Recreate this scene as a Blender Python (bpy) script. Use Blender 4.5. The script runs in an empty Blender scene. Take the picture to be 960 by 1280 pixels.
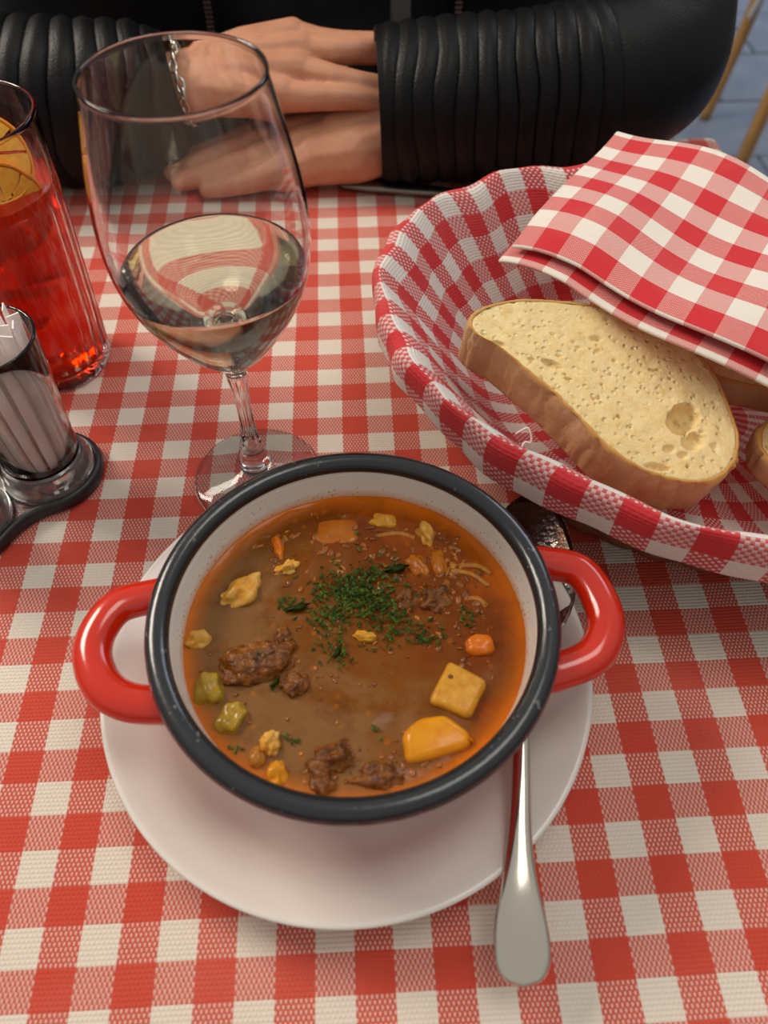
import bpy, bmesh, math, random
from mathutils import Vector, Matrix, noise
random.seed(7)
scene = bpy.context.scene
COL = scene.collection
PI = math.pi
# ------------------------------------------------------------------ camera
cam_d = bpy.data.cameras.new('camera'); cam = bpy.data.objects.new('camera', cam_d); COL.objects.link(cam)
cam.matrix_world = Matrix(((0.9987892, 0.04165178, -0.02617772, 0.02293189),
                           (-0.0490393, 0.80067003, -0.59709517, -0.5025457),
                           (-0.00391036, 0.59765595, 0.80174315, 0.29880965),
                           (0, 0, 0, 1)))
cam_d.sensor_fit = 'VERTICAL'; cam_d.sensor_height = 36; cam_d.lens = 950 / 1280 * 36
cam_d.clip_start = 0.02; cam_d.clip_end = 60
cam_d.dof.use_dof = True; cam_d.dof.focus_distance = 0.34; cam_d.dof.aperture_fstop = 9
scene.camera = cam
# ------------------------------------------------------------------ world and light
w = bpy.data.worlds.new('world'); scene.world = w; w.use_nodes = True
nt = w.node_tree; bg = nt.nodes['Background']
tc = nt.nodes.new('ShaderNodeTexCoord'); sx = nt.nodes.new('ShaderNodeSeparateXYZ'); cr = nt.nodes.new('ShaderNodeValToRGB')
nt.links.new(tc.outputs['Generated'], sx.inputs[0]); mr = nt.nodes.new('ShaderNodeMapRange')
mr.inputs['From Min'].default_value = -1; mr.inputs['From Max'].default_value = 1
nt.links.new(sx.outputs['Z'], mr.inputs['Value']); nt.links.new(mr.outputs[0], cr.inputs[0])
cr.color_ramp.elements[0].position = 0.45; cr.color_ramp.elements[0].color = (0.16, 0.14, 0.13, 1)
cr.color_ramp.elements[1].position = 0.8; cr.color_ramp.elements[1].color = (0.86, 0.84, 0.80, 1)
nt.links.new(cr.outputs[0], bg.inputs[0]); bg.inputs[1].default_value = 0.54
def area(name, loc, target, size, power, col):
    l = bpy.data.lights.new(name, 'AREA'); l.energy = power; l.color = col; l.shape = 'RECTANGLE'; l.size, l.size_y = size
    o = bpy.data.objects.new(name, l); COL.objects.link(o); o.location = loc
    o.rotation_euler = (Vector(target) - Vector(loc)).to_track_quat('-Z', 'Y').to_euler(); return o
area('terrace_daylight', (-1.5, 0.75, 1.55), (0, -0.25, 0), (0.9, 0.7), 36, (1.0, 0.89, 0.75))
area('overhead_fill', (0.5, -0.1, 1.9), (0.05, -0.25, 0), (0.7, 0.7), 7, (1.0, 0.95, 0.88))  # soft ambient fill added above the table; no known fixture hangs there
area('street_daylight', (3.2, 3.6, 2.4), (1.4, 1.8, -0.75), (2.0, 2.0), 45, (0.72, 0.84, 1.0))
scene.view_settings.view_transform = 'Standard'; scene.view_settings.look = 'None'
scene.view_settings.exposure = 0.10; scene.view_settings.gamma = 1; scene.view_settings.use_curve_mapping = False

# ------------------------------------------------------------------ helpers
def link_mesh(name, me, mat=None, parent=None, smooth=True):
    o = bpy.data.objects.new(name, me); COL.objects.link(o)
    if mat: me.materials.append(mat)
    if parent: o.parent = parent
    if smooth: me.polygons.foreach_set('use_smooth', [True] * len(me.polygons))
    me.update(); return o
def mesh_from(name, verts, faces, mat=None, parent=None, smooth=True):
    me = bpy.data.meshes.new(name); me.from_pydata([tuple(v) for v in verts], [], faces); me.validate()
    return link_mesh(name, me, mat, parent, smooth)
def bm_obj(name, bm, mat=None, parent=None, smooth=True):
    bmesh.ops.recalc_face_normals(bm, faces=bm.faces[:])
    me = bpy.data.meshes.new(name); bm.to_mesh(me); bm.free()
    return link_mesh(name, me, mat, parent, smooth)
def thing(name, label, cat, loc=(0, 0, 0), group=None, rotz=0):
    o = bpy.data.objects.new(name, None); COL.objects.link(o); o.location = loc; o.rotation_euler = (0, 0, rotz)
    o.empty_display_size = 0.02
    return tag(o, label, cat, group)
def tag(o, label, cat, group=None):
    o['label'] = label; o['category'] = cat
    if group: o['group'] = group
    return o
def lathe(profile, n=96, squash=None):
    """profile: list of (r, z); closed loop of revolution. r==0 gives a pole."""
    verts, faces, rows = [], [], []
    for r, z in profile:
        if abs(r) < 1e-7:
            rows.append([len(verts)]); verts.append((0, 0, z))
        else:
            row = []
            for k in range(n):
                a = 2 * PI * k / n; s = squash(a, z) if squash else 1.0
                row.append(len(verts)); verts.append((r * s * math.cos(a), r * s * math.sin(a), z))
            rows.append(row)
    for A, B in zip(rows, rows[1:]):
        for k in range(n):
            k2 = (k + 1) % n
            if len(A) == 1 and len(B) == 1: continue
            if len(A) == 1: faces.append((A[0], B[k2], B[k]))
            elif len(B) == 1: faces.append((A[k], A[k2], B[0]))
            else: faces.append((A[k], A[k2], B[k2], B[k]))
    return verts, faces
def lathe_obj(name, profile, mat, parent=None, n=96, squash=None, loc=None):
    v, f = lathe(profile, n, squash)
    o = mesh_from(name, v, f, mat, parent)
    bm = bmesh.new(); bm.from_mesh(o.data); bmesh.ops.recalc_face_normals(bm, faces=bm.faces[:]); bm.to_mesh(o.data); bm.free()
    if loc: o.location = loc
    return o
def spline(pts, n, closed=False):
    """Catmull-Rom through vectors (any dimension tuples)"""
    P = [tuple(p) for p in pts]; m = len(P); out = []
    segs = m if closed else m - 1
    for s in range(segs):
        g = lambda i: P[i % m] if closed else P[max(0, min(m - 1, i))]
        p0, p1, p2, p3 = g(s - 1), g(s), g(s + 1), g(s + 2)
        for k in range(n):
            t = k / n
            out.append(tuple(0.5 * (2 * b + (c - a) * t + (2 * a - 5 * b + 4 * c - d) * t * t + (3 * b - a - 3 * c + d) * t ** 3)
                             for a, b, c, d in zip(p0, p1, p2, p3)))
    if not closed: out.append(P[-1])
    return out
def sweep(path, rad, n=16, closed=False, caps=True, ref=(0, 0, 1), mod=None):
    """tube along path; rad: number, list, or list of (rx, ry). mod(i, a)->scale"""
    path = [Vector(p) for p in path]; m = len(path); verts, faces = [], []
    ref = Vector(ref)
    for i, p in enumerate(path):
        if closed: t = path[(i + 1) % m] - path[i - 1]
        else: t = path[min(i + 1, m - 1)] - path[max(i - 1, 0)]
        t.normalize(); x = t.cross(ref)
        if x.length < 1e-4: x = t.cross(Vector((0, 1, 0)))
        x.normalize(); y = x.cross(t); y.normalize()
        r = rad[i] if isinstance(rad, (list, tuple)) else rad
        rx, ry = r if isinstance(r, (list, tuple)) else (r, r)
        for k in range(n):
            a = 2 * PI * k / n; s = mod(i, a) if mod else 1
            verts.append(p + x * (rx * s * math.cos(a)) + y * (ry * s * math.sin(a)))
    for i in range(m if closed else m - 1):
        j = (i + 1) % m
        for k in range(n):
            k2 = (k + 1) % n
            faces.append((i * n + k, i * n + k2, j * n + k2, j * n + k))
    if caps and not closed:
        c0 = len(verts); verts.append(path[0]); c1 = len(verts); verts.append(path[-1])
        for k in range(n):
            k2 = (k + 1) % n
            faces.append((c0, k2, k)); b = (m - 1) * n; faces.append((c1, b + k, b + k2))
    return verts, faces
def sweep_obj(name, path, rad, mat, parent=None, **k):
    v, f = sweep(path, rad, **k); o = mesh_from(name, v, f, mat, parent)
    bm = bmesh.new(); bm.from_mesh(o.data); bmesh.ops.recalc_face_normals(bm, faces=bm.faces[:]); bm.to_mesh(o.data); bm.free()
    return o
def grid_obj(name, fn, nu, nv, mat, parent=None, uv=None, closed_u=False, thick=0):
    """surface fn(i/nu, j/nv)->Vector; uv(i/nu,j/nv)->(u,v)"""
    verts = [fn(i / nu, j / nv) for j in range(nv + 1) for i in range(nu + 1)]
    W = nu + 1
    faces = [(j * W + i, j * W + i + 1, (j + 1) * W + i + 1, (j + 1) * W + i) for j in range(nv) for i in range(nu)]
    me = bpy.data.meshes.new(name); me.from_pydata([tuple(v) for v in verts], [], faces)
    if uv:
        L = me.uv_layers.new(name='cloth')
        co = [uv(i / nu, j / nv) for j in range(nv + 1) for i in range(nu + 1)]
        for lp in me.loops: L.data[lp.index].uv = co[lp.vertex_index]
    o = link_mesh(name, me, mat, parent)
    if thick:
        md = o.modifiers.new('thickness', 'SOLIDIFY'); md.thickness = thick; md.offset = 0
    return o
def bevel_box(bm, size, loc=(0, 0, 0), bev=0.002, rot=None, seg=2):
    r = bmesh.ops.create_cube(bm, size=1); vs = r['verts']
    bmesh.ops.scale(bm, vec=size, verts=vs)
    es = list({e for v in vs for e in v.link_edges})
    if bev:
        rr = bmesh.ops.bevel(bm, geom=es, offset=bev, segments=seg, affect='EDGES', profile=0.5); vs = list({v for f in rr['faces'] for v in f.verts} | {v for v in vs if v.is_valid})
    if rot: bmesh.ops.rotate(bm, cent=(0, 0, 0), matrix=rot, verts=vs)
    bmesh.ops.translate(bm, vec=loc, verts=vs); return vs
def lump(name, size, loc, mat, parent=None, seed=0, rough=0.12, freq=1.5, rot=(0, 0, 0), sub=4, power=2.0, detail=0.0):
    """organic chunk: super-ellipsoid with noise"""
    bm = bmesh.new(); bmesh.ops.create_icosphere(bm, subdivisions=sub, radius=1)
    off = Vector((seed * 3.1, seed * 1.7, seed * 5.3))
    for v in bm.verts:
        c = v.co.normalized()
        if power != 2.0:
            k = (abs(c.x) ** power + abs(c.y) ** power + abs(c.z) ** power) ** (-1 / power); c = c * k
        d = 1 + rough * noise.noise(c * freq + off) + detail * noise.noise(c * freq * 4 + off)
        v.co = Vector((c.x * size[0], c.y * size[1], c.z * size[2])) * d
    o = bm_obj(name, bm, mat, parent); o.location = loc; o.rotation_euler = rot; return o

# ------------------------------------------------------------------ materials
class N:
    """tiny node-tree writer"""
    def __init__(s, name):
        s.m = bpy.data.materials.new(name); s.m.use_nodes = True; s.t = s.m.node_tree
        s.b = s.t.nodes['Principled BSDF']; s.out = s.t.nodes['Material Output']
    def n(s, kind, **props):
        x = s.t.nodes.new('ShaderNode' + kind)
        for k, v in props.items(): setattr(x, k, v)
        return x
    def put(s, sock, v):
        if hasattr(v, 'is_output') or isinstance(v, bpy.types.NodeSocket): s.t.links.new(v, sock)
        else: sock.default_value = v
    def set(s, **k):
        for a, v in k.items(): s.put(s.b.inputs[a.replace('_', ' ')], v)
        return s
    def math(s, op, a, b=0.0, c=0.0):
        x = s.n('Math', operation=op); s.put(x.inputs[0], a); s.put(x.inputs[1], b)
        if op in ('MULTIPLY_ADD', 'SMOOTH_MIN', 'WRAP', 'COMPARE'): s.put(x.inputs[2], c)
        return x.outputs[0]
    def mix(s, f, a, b, blend='MIX'):
        x = s.n('MixRGB', blend_type=blend); s.put(x.inputs[0], f); s.put(x.inputs[1], a); s.put(x.inputs[2], b); return x.outputs[0]
    def coord(s, which='Object', scale=None):
        o = s.n('TexCoord').outputs[which]
        if scale:
            mp = s.n('Mapping'); s.put(mp.inputs[0], o); mp.inputs['Scale'].default_value = scale; o = mp.outputs[0]
        return o
    def noise(s, scale, detail=3, rough=0.5, vec=None, out='Fac', dist=0.0):
        x = s.n('TexNoise'); x.inputs['Scale'].default_value = scale; x.inputs['Detail'].default_value = detail
        x.inputs['Roughness'].default_value = rough; x.inputs['Distortion'].default_value = dist
        s.put(x.inputs['Vector'], vec if vec is not None else s.coord()); return x.outputs[out]
    def voronoi(s, scale, vec=None, feature='F1', out='Distance'):
        x = s.n('TexVoronoi', feature=feature); x.inputs['Scale'].default_value = scale
        s.put(x.inputs['Vector'], vec if vec is not None else s.coord()); return x.outputs[out]
    def ramp(s, f, stops):
        x = s.n('ValToRGB'); s.put(x.inputs[0], f); e = x.color_ramp.elements
        while len(e) < len(stops): e.new(0.5)
        for k, (p, c) in enumerate(stops):
            e[k].position = p; e[k].color = (*c, 1) if len(c) == 3 else c
        return x.outputs[0]
    def bump(s, h, strength=0.3, dist=0.001, normal=None):
        x = s.n('Bump'); x.inputs['Strength'].default_value = strength; x.inputs['Distance'].default_value = dist
        s.put(x.inputs['Height'], h)
        if normal is not None: s.put(x.inputs['Normal'], normal)
        s.put(s.b.inputs['Normal'], x.outputs[0]); return x.outputs[0]
def plain(name, col, rough=0.5, metal=0.0, **k):
    a = N(name); a.set(Base_Color=(*col, 1), Roughness=rough, Metallic=metal)
    for q, v in k.items(): a.put(a.b.inputs[q.replace('_', ' ')], v)
    return a.m
def glass(name, col=(1, 1, 1), rough=0.0, ior=1.45):
    return plain(name, col, rough, Transmission_Weight=1.0, IOR=ior)

RED = (0.58, 0.055, 0.027); WHITE = (0.77, 0.675, 0.57)
def gingham(name, cu, cv, coord='Object', ou=0.0, ov=0.0, red=RED, white=WHITE, nu=16, nv=8, bump=0.5, wob=0.0006, lo=0.32, hi=0.92, mid=0.48):
    a = N(name); sep = a.n('SeparateXYZ'); vec = a.coord(coord)
    wn = a.noise(9.0, 2, vec=vec, out='Color')
    va = a.n('VectorMath', operation='SUBTRACT'); a.put(va.inputs[0], wn); va.inputs[1].default_value = (0.5, 0.5, 0.5)
    vs = a.n('VectorMath', operation='SCALE'); a.put(vs.inputs[0], va.outputs[0]); vs.inputs['Scale'].default_value = wob * 4
    vv = a.n('VectorMath', operation='ADD'); a.put(vv.inputs[0], vec); a.put(vv.inputs[1], vs.outputs[0])
    a.put(sep.inputs[0], vv.outputs[0])
    u = a.math('DIVIDE', a.math('ADD', sep.outputs[0], ou), cu); v = a.math('DIVIDE', a.math('ADD', sep.outputs[1], ov), cv)
    A = a.math('FLOORED_MODULO', a.math('FLOOR', u), 2.0); B = a.math('FLOORED_MODULO', a.math('FLOOR', v), 2.0)
    tu = a.math('MULTIPLY', u, nu); tv = a.math('MULTIPLY', v, nv)
    chk = a.math('FLOORED_MODULO', a.math('ADD', a.math('FLOOR', tu), a.math('FLOOR', tv)), 2.0)
    # rounded thread floats
    su = a.math('ABSOLUTE', a.math('SINE', a.math('MULTIPLY', tu, PI))); sv = a.math('ABSOLUTE', a.math('SINE', a.math('MULTIPLY', tv, PI)))
    thread = a.math('MULTIPLY', su, sv)
    warp_only = a.math('MULTIPLY', A, a.math('SUBTRACT', 1.0, B)); weft_only = a.math('MULTIPLY', B, a.math('SUBTRACT', 1.0, A))
    dot = a.math('MULTIPLY', chk, a.math('GREATER_THAN', thread, 0.30))
    f1 = a.math('MULTIPLY_ADD', dot, lo - 0.94, 0.94)
    f2 = a.math('MULTIPLY_ADD', chk, hi - mid, mid)
    both = a.math('MULTIPLY', A, B)
    f = a.math('ADD', both, a.math('ADD', a.math('MULTIPLY', warp_only, f1), a.math('MULTIPLY', weft_only, f2)))
    big = a.noise(14.0, 3, vec=vec)
    wcol = a.mix(a.math('MULTIPLY', a.math('SUBTRACT', 1.0, sv), 0.30), (*white, 1), (white[0] * .72, white[1] * .62, white[2] * .55, 1))
    col = a.mix(f, wcol, (*red, 1))
    col = a.mix(a.math('MULTIPLY', a.math('SUBTRACT', big, 0.5), 0.35), col, (0.9, 0.55, 0.45, 1))
    a.set(Base_Color=col, Roughness=0.85); a.b.inputs['Sheen Weight'].default_value = 0.08
    h = a.math('ADD', a.math('MULTIPLY', sv, 0.7), a.math('MULTIPLY', thread, chk))
    a.bump(h, bump, 0.0004)
    return a.m
CX, CY = 0.0135, 0.0135 * 0.935
M = {}
M['tablecloth'] = gingham('tablecloth_gingham', CX, CY, 'Object', 0, CY)
M['liner'] = gingham('liner_gingham', 0.0126, 0.0126, 'UV', red=(0.58, 0.022, 0.028), white=(0.76, 0.71, 0.66), nu=8, nv=8, lo=0.2, hi=0.88, mid=0.36, wob=0.0)
M['napkin'] = gingham('napkin_gingham', 0.0136, 0.0136, 'UV', red=(0.60, 0.014, 0.022), white=(0.82, 0.76, 0.68), nu=28, nv=28, lo=0.25, hi=0.74, mid=0.36, wob=0.0, bump=0.25)

a = N('enamel_white'); a.set(Roughness=0.18); z = a.n('SeparateXYZ'); a.put(z.inputs[0], a.coord())
sp = a.voronoi(430); ns = a.noise(60, 2)
near = a.ramp(z.outputs[2], [(0.0435, (1, 1, 1)), (0.0475, (0.62, 0.62, 0.62)), (0.055, (0.33, 0.33, 0.33)), (0.0605, (0, 0, 0))])
spk = a.math('LESS_THAN', sp, a.math('MULTIPLY', a.math('MULTIPLY', near, ns), 0.62))
line = a.ramp(z.outputs[2], [(0.0462, (1, 1, 1)), (0.0485, (0, 0, 0))])
film = a.math('MULTIPLY', line, 0.9)
c1 = a.mix(spk, (0.76, 0.71, 0.64, 1), (0.44, 0.25, 0.06, 1)); c2 = a.mix(film, c1, (0.62, 0.22, 0.02, 1))
a.set(Base_Color=c2); M['enamel_white'] = a.m
a = N('enamel_red'); a.set(Base_Color=a.mix(a.noise(40, 3), (0.66, 0.026, 0.004, 1), (0.56, 0.016, 0.004, 1)), Roughness=0.16, Coat_Weight=0.4)
a.bump(a.noise(70, 2), 0.06, 0.001); M['enamel_red'] = a.m
a = N('enamel_black'); chips = a.math('GREATER_THAN', a.noise(330, 3), 0.705)
a.set(Base_Color=a.mix(chips, (0.013, 0.014, 0.016, 1), (0.12, 0.11, 0.10, 1)), Roughness=0.24, Coat_Weight=0.3); a.bump(a.noise(240, 3), 0.22, 0.0006); M['enamel_black'] = a.m
M['porcelain'] = plain('porcelain', (0.75, 0.70, 0.64), 0.16)
a = N('steel'); a.set(Base_Color=(0.62, 0.57, 0.49, 1), Metallic=1.0, Roughness=a.math('MULTIPLY_ADD', a.noise(120, 3), 0.16, 0.09)); a.bump(a.noise(60, 2), 0.04, 0.001); M['steel'] = a.m
a = N('steel_bowl'); a.set(Base_Color=(0.55, 0.5, 0.46, 1), Metallic=1.0, Roughness=0.16); a.bump(a.noise(380, 2), 0.35, 0.0006); M['steel_bowl'] = a.m
M['glass'] = glass('clear_glass', (0.985, 0.99, 0.985)); M['thick_glass'] = glass('green_tinted_glass', (0.93, 0.96, 0.945))
M['wine'] = glass('white_wine', (0.985, 0.965, 0.80), 0.0, 1.34)
# red spritz: coloured transparent liquid
a = N('red_spritz'); a.set(Base_Color=(0.96, 0.035, 0.001, 1), Roughness=0.10, Specular_IOR_Level=0.2, Transmission_Weight=0.62, IOR=1.34); M['spritz'] = a.m
M['ice'] = plain('ice', (1.0, 0.30, 0.16), 0.12, Transmission_Weight=0.8, IOR=1.31)
a = N('orange_flesh'); a.set(Base_Color=a.mix(a.voronoi(420), (0.86, 0.34, 0.015, 1), (0.95, 0.52, 0.05, 1)), Roughness=0.3, Subsurface_Weight=0.15); a.b.inputs['Subsurface Radius'].default_value = (0.004, 0.002, 0.0005); M['orange'] = a.m
a = N('orange_peel'); a.set(Base_Color=(0.88, 0.30, 0.01, 1), Roughness=0.35); a.bump(a.noise(600, 2), 0.3, 0.0004); M['peel'] = a.m
M['paper'] = plain('white_paper', (0.95, 0.87, 0.83), 0.6)
M['rubber'] = plain('black_rubber', (0.012, 0.011, 0.012), 0.42)
M['pepper'] = plain('brown_spice', (0.32, 0.12, 0.03), 0.8)
M['clear_plastic'] = plain('clear_plastic', (0.92, 0.9, 0.89), 0.05, Transmission_Weight=0.95, IOR=1.46)

a = N('goulash'); vec = a.coord(); sp = a.n('SeparateXYZ'); a.put(sp.inputs[0], vec)
r2 = a.math('SQRT', a.math('ADD', a.math('POWER', sp.outputs[0], 2.0), a.math('POWER', sp.outputs[1], 2.0)))
n1 = a.noise(45, 4, 0.6, dist=0.8); n2 = a.noise(260, 3, 0.6)
# broth is browner at lower left, oilier to the back and right; oil ring along the wall
side = a.math('MULTIPLY_ADD', sp.outputs[0], 7.5, a.math('MULTIPLY_ADD', sp.outputs[1], 6.5, 0.36))
oil = a.math('ADD', side, a.math('MULTIPLY', a.math('SUBTRACT', n1, 0.5), 1.3))
ring = a.ramp(r2, [(0.0570, (0, 0, 0)), (0.0622, (1, 1, 1))])
base = a.ramp(oil, [(0.06, (0.205, 0.098, 0.034)), (0.34, (0.170, 0.056, 0.007)), (0.62, (0.165, 0.030, 0.001)), (1.0, (0.36, 0.068, 0.0005))])
base = a.mix(a.math('MULTIPLY', n2, 0.35), base, (0.19, 0.058, 0.006, 1))
drop = a.voronoi(150); base = a.mix(a.math('MULTIPLY', a.math('LESS_THAN', drop, a.math('MULTIPLY', a.noise(24, 2), 0.34)), 0.35), base, (0.42, 0.11, 0.004, 1))
base = a.mix(a.ramp(a.noise(85, 4, 0.7), [(0.50, (0, 0, 0)), (0.72, (0.6, 0.6, 0.6))]), base, (0.10, 0.028, 0.003, 1))
col = a.mix(a.math('MULTIPLY', ring, a.math('MULTIPLY_ADD', n1, 0.9, 0.3)), base, (0.66, 0.15, 0.002, 1))
a.set(Base_Color=col, Roughness=0.12, Specular_IOR_Level=0.16); a.bump(a.noise(140, 3), 0.10, 0.001); M['soup'] = a.m
def food(name, c1, c2, scale=200, rough=0.28, bump=0.5, dist=0.001, sss=0.1):
    a = N(name); a.set(Base_Color=a.mix(a.ramp(a.noise(scale, 4, 0.6), [(0.35, (0, 0, 0)), (0.68, (1, 1, 1))]), (*c1, 1), (*c2, 1)), Roughness=rough, Subsurface_Weight=sss, Specular_IOR_Level=0.3)
    a.b.inputs['Subsurface Radius'].default_value = (0.003, 0.0015, 0.0006); a.bump(a.noise(scale * 1.6, 3), bump, dist); return a.m
M['potato'] = food('potato', (0.50, 0.20, 0.008), (0.60, 0.30, 0.025), 330, 0.32, 0.3)
M['potato_orange'] = food('paprika_potato', (0.58, 0.19, 0.002), (0.64, 0.27, 0.006), 160, 0.22, 0.2, sss=0.0)
M['potato_sunk'] = food('potato_under_broth', (0.36, 0.085, 0.001), (0.42, 0.13, 0.002), 160, 0.2, 0.3, sss=0.0)
M['meat'] = food('stewed_meat', (0.085, 0.022, 0.002), (0.27, 0.085, 0.006), 260, 0.24, 0.9, 0.002, sss=0.0)
M['dumpling'] = food('dumpling', (0.58, 0.22, 0.012), (0.66, 0.40, 0.09), 240, 0.3, 0.4, sss=0.0)
M['pepper_green'] = food('green_pepper', (0.28, 0.155, 0.012), (0.40, 0.24, 0.015), 150, 0.18, 0.2, sss=0.0)
M['carrot'] = food('carrot', (0.60, 0.12, 0.002), (0.64, 0.17, 0.004), 200, 0.2, 0.2, sss=0.0)
M['onion'] = food('onion', (0.30, 0.10, 0.008), (0.42, 0.17, 0.02), 200, 0.12, 0.2)
M['celery'] = food('celery_strip', (0.36, 0.12, 0.008), (0.44, 0.18, 0.02), 300, 0.2, 0.4)
a = N('parsley'); a.set(Base_Color=a.ramp(a.noise(330, 2), [(0.3, (0.014, 0.036, 0.004)), (0.55, (0.045, 0.085, 0.008)), (0.75, (0.13, 0.17, 0.02))]), Roughness=0.5, Specular_IOR_Level=0.2); M['parsley'] = a.m

a = N('bread_crumb'); v1 = a.voronoi(260); n1 = a.noise(190, 5, 0.65); n0 = a.noise(28, 3)
pores = a.ramp(v1, [(0.08, (0, 0, 0)), (0.30, (1, 1, 1))])
cc = a.mix(n0, (0.83, 0.61, 0.27, 1), (0.88, 0.70, 0.38, 1)); cc = a.mix(a.ramp(n1, [(0.45, (0, 0, 0)), (0.75, (1, 1, 1))]), cc, (0.76, 0.51, 0.19, 1))
a.set(Base_Color=cc, Roughness=0.85, Subsurface_Weight=0.05); a.bump(a.math('ADD', a.math('MULTIPLY', pores, 0.8), n1), 0.75, 0.0012); M['crumb'] = a.m
a = N('bread_crust'); n1 = a.noise(150, 4, 0.6); n0 = a.noise(32, 3)
cc = a.ramp(n0, [(0.3, (0.42, 0.20, 0.07)), (0.5, (0.55, 0.32, 0.15)), (0.72, (0.66, 0.45, 0.27))])
a.set(Base_Color=a.mix(a.math('MULTIPLY', n1, 0.4), cc, (0.60, 0.42, 0.24, 1)), Roughness=0.75); a.bump(a.noise(420, 3), 0.5, 0.0008); M['crust'] = a.m
M['crust_edge'] = plain('golden_crust_edge', (0.58, 0.30, 0.075), 0.7)
a = N('wicker'); a.set(Base_Color=a.ramp(a.noise(90, 3), [(0.3, (0.10, 0.032, 0.012)), (0.7, (0.26, 0.10, 0.035))]), Roughness=0.5); a.bump(a.noise(300, 2), 0.3, 0.0006); M['wicker'] = a.m
a = N('skin'); n0 = a.noise(45, 3); n1 = a.noise(700, 3)
a.set(Base_Color=a.ramp(n0, [(0.3, (0.53, 0.235, 0.13)), (0.55, (0.60, 0.285, 0.165)), (0.75, (0.57, 0.23, 0.14))]), Roughness=0.5, Subsurface_Weight=0.25)
a.b.inputs['Subsurface Radius'].default_value = (0.008, 0.003, 0.0015); a.b.inputs['Subsurface Scale'].default_value = 0.4; a.bump(n1, 0.12, 0.0005); M['skin'] = a.m
M['nail'] = plain('nail', (0.66, 0.36, 0.27), 0.25)
a = N('black_leather'); a.set(Base_Color=(0.0035, 0.0035, 0.0038, 1), Specular_IOR_Level=0.19, Roughness=a.math('MULTIPLY_ADD', a.noise(80, 3), 0.2, 0.36)); a.bump(a.voronoi(650), 0.22, 0.0006); M['leather'] = a.m
M['black_cloth'] = plain('black_knit', (0.006, 0.006, 0.009), 0.9)
M['grey_cloth'] = plain('grey_lining', (0.10, 0.10, 0.095), 0.7)
M['silver'] = plain('silver', (0.75, 0.72, 0.66), 0.2, 1.0)
M['zip'] = plain('zip_metal', (0.62, 0.60, 0.56), 0.3, 1.0)
a = N('paving'); a.set(Base_Color=a.ramp(a.noise(6, 4), [(0.3, (0.15, 0.19, 0.28)), (0.7, (0.24, 0.28, 0.36))]), Roughness=0.75); a.bump(a.noise(60, 3), 0.2, 0.003); M['paving'] = a.m
M['joint'] = plain('paving_joint', (0.05, 0.055, 0.07), 0.9)
a = N('chair_wood'); a.set(Base_Color=a.ramp(a.noise(12, 3, vec=a.coord('Object', (6, 6, 1))), [(0.3, (0.36, 0.17, 0.045)), (0.7, (0.55, 0.30, 0.09))]), Roughness=0.35); M['wood'] = a.m
M['weave'] = plain('pale_woven_seat', (0.62, 0.60, 0.56), 0.6)
M['table_wood'] = plain('dark_table_wood', (0.10, 0.05, 0.025), 0.5)

# ------------------------------------------------------------------ setting: paving
FZ = -0.75
bm = bmesh.new(); bevel_box(bm, (14, 14, 0.04), (0, 2, FZ - 0.035), 0)
floor = bm_obj('floor', bm, M['joint'], smooth=False); floor['kind'] = 'structure'; floor['label'] = 'blue grey stone paving under the tables'
bm = bmesh.new(); bevel_box(bm, (0.392, 0.292, 0.02), (0, 0, 0), 0.004); pav = None
for iy in range(-3, 10):
    for ix in range(-4, 9):
        x = ix * 0.4 + (0.2 if iy % 2 else 0); y = iy * 0.3
        if pav is None: pav = bm_obj('paving_slab', bm, M['paving'], floor); s = pav
        else: s = pav.copy(); COL.objects.link(s); s.parent = floor
        s.location = (x + 0.1, y + 0.05, FZ - 0.01 + random.uniform(-0.0015, 0.0015)); s.rotation_euler = (0, 0, random.uniform(-.006, .006))

bm = bmesh.new(); bevel_box(bm, (14, 0.2, 3.4), (0, 7.5, FZ + 1.7), 0); wl = bm_obj('wall_back', bm, plain('pale_plaster', (0.42, 0.38, 0.33), 0.9), smooth=False); wl['kind'] = 'structure'; wl['label'] = 'plain plaster house wall across the terrace'

# ------------------------------------------------------------------ table and cloth
TX0, TX1, TY0, TY1 = -0.50, 0.305, -0.68, 0.067
tb = thing('dining_table', 'wooden table hidden beneath the red checked cloth', 'table', ((TX0 + TX1) / 2, (TY0 + TY1) / 2, FZ))
def part_box(name, size, loc, mat, parent, bev=0.003):
    bm = bmesh.new(); bevel_box(bm, size, loc, bev); return bm_obj(name, bm, mat, parent, smooth=False)
hw, hd = (TX1 - TX0) / 2, (TY1 - TY0) / 2
part_box('tabletop', (2 * hw - 0.006, 2 * hd - 0.006, 0.028), (0, 0, -FZ - 0.014 - 0.0015), M['table_wood'], tb)
for sx_ in (-1, 1):
    for sy_ in (-1, 1):
        part_box('leg', (0.05, 0.05, -FZ - 0.03), (sx_ * (hw - 0.06), sy_ * (hd - 0.06), (-FZ - 0.03) / 2), M['table_wood'], tb)
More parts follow.
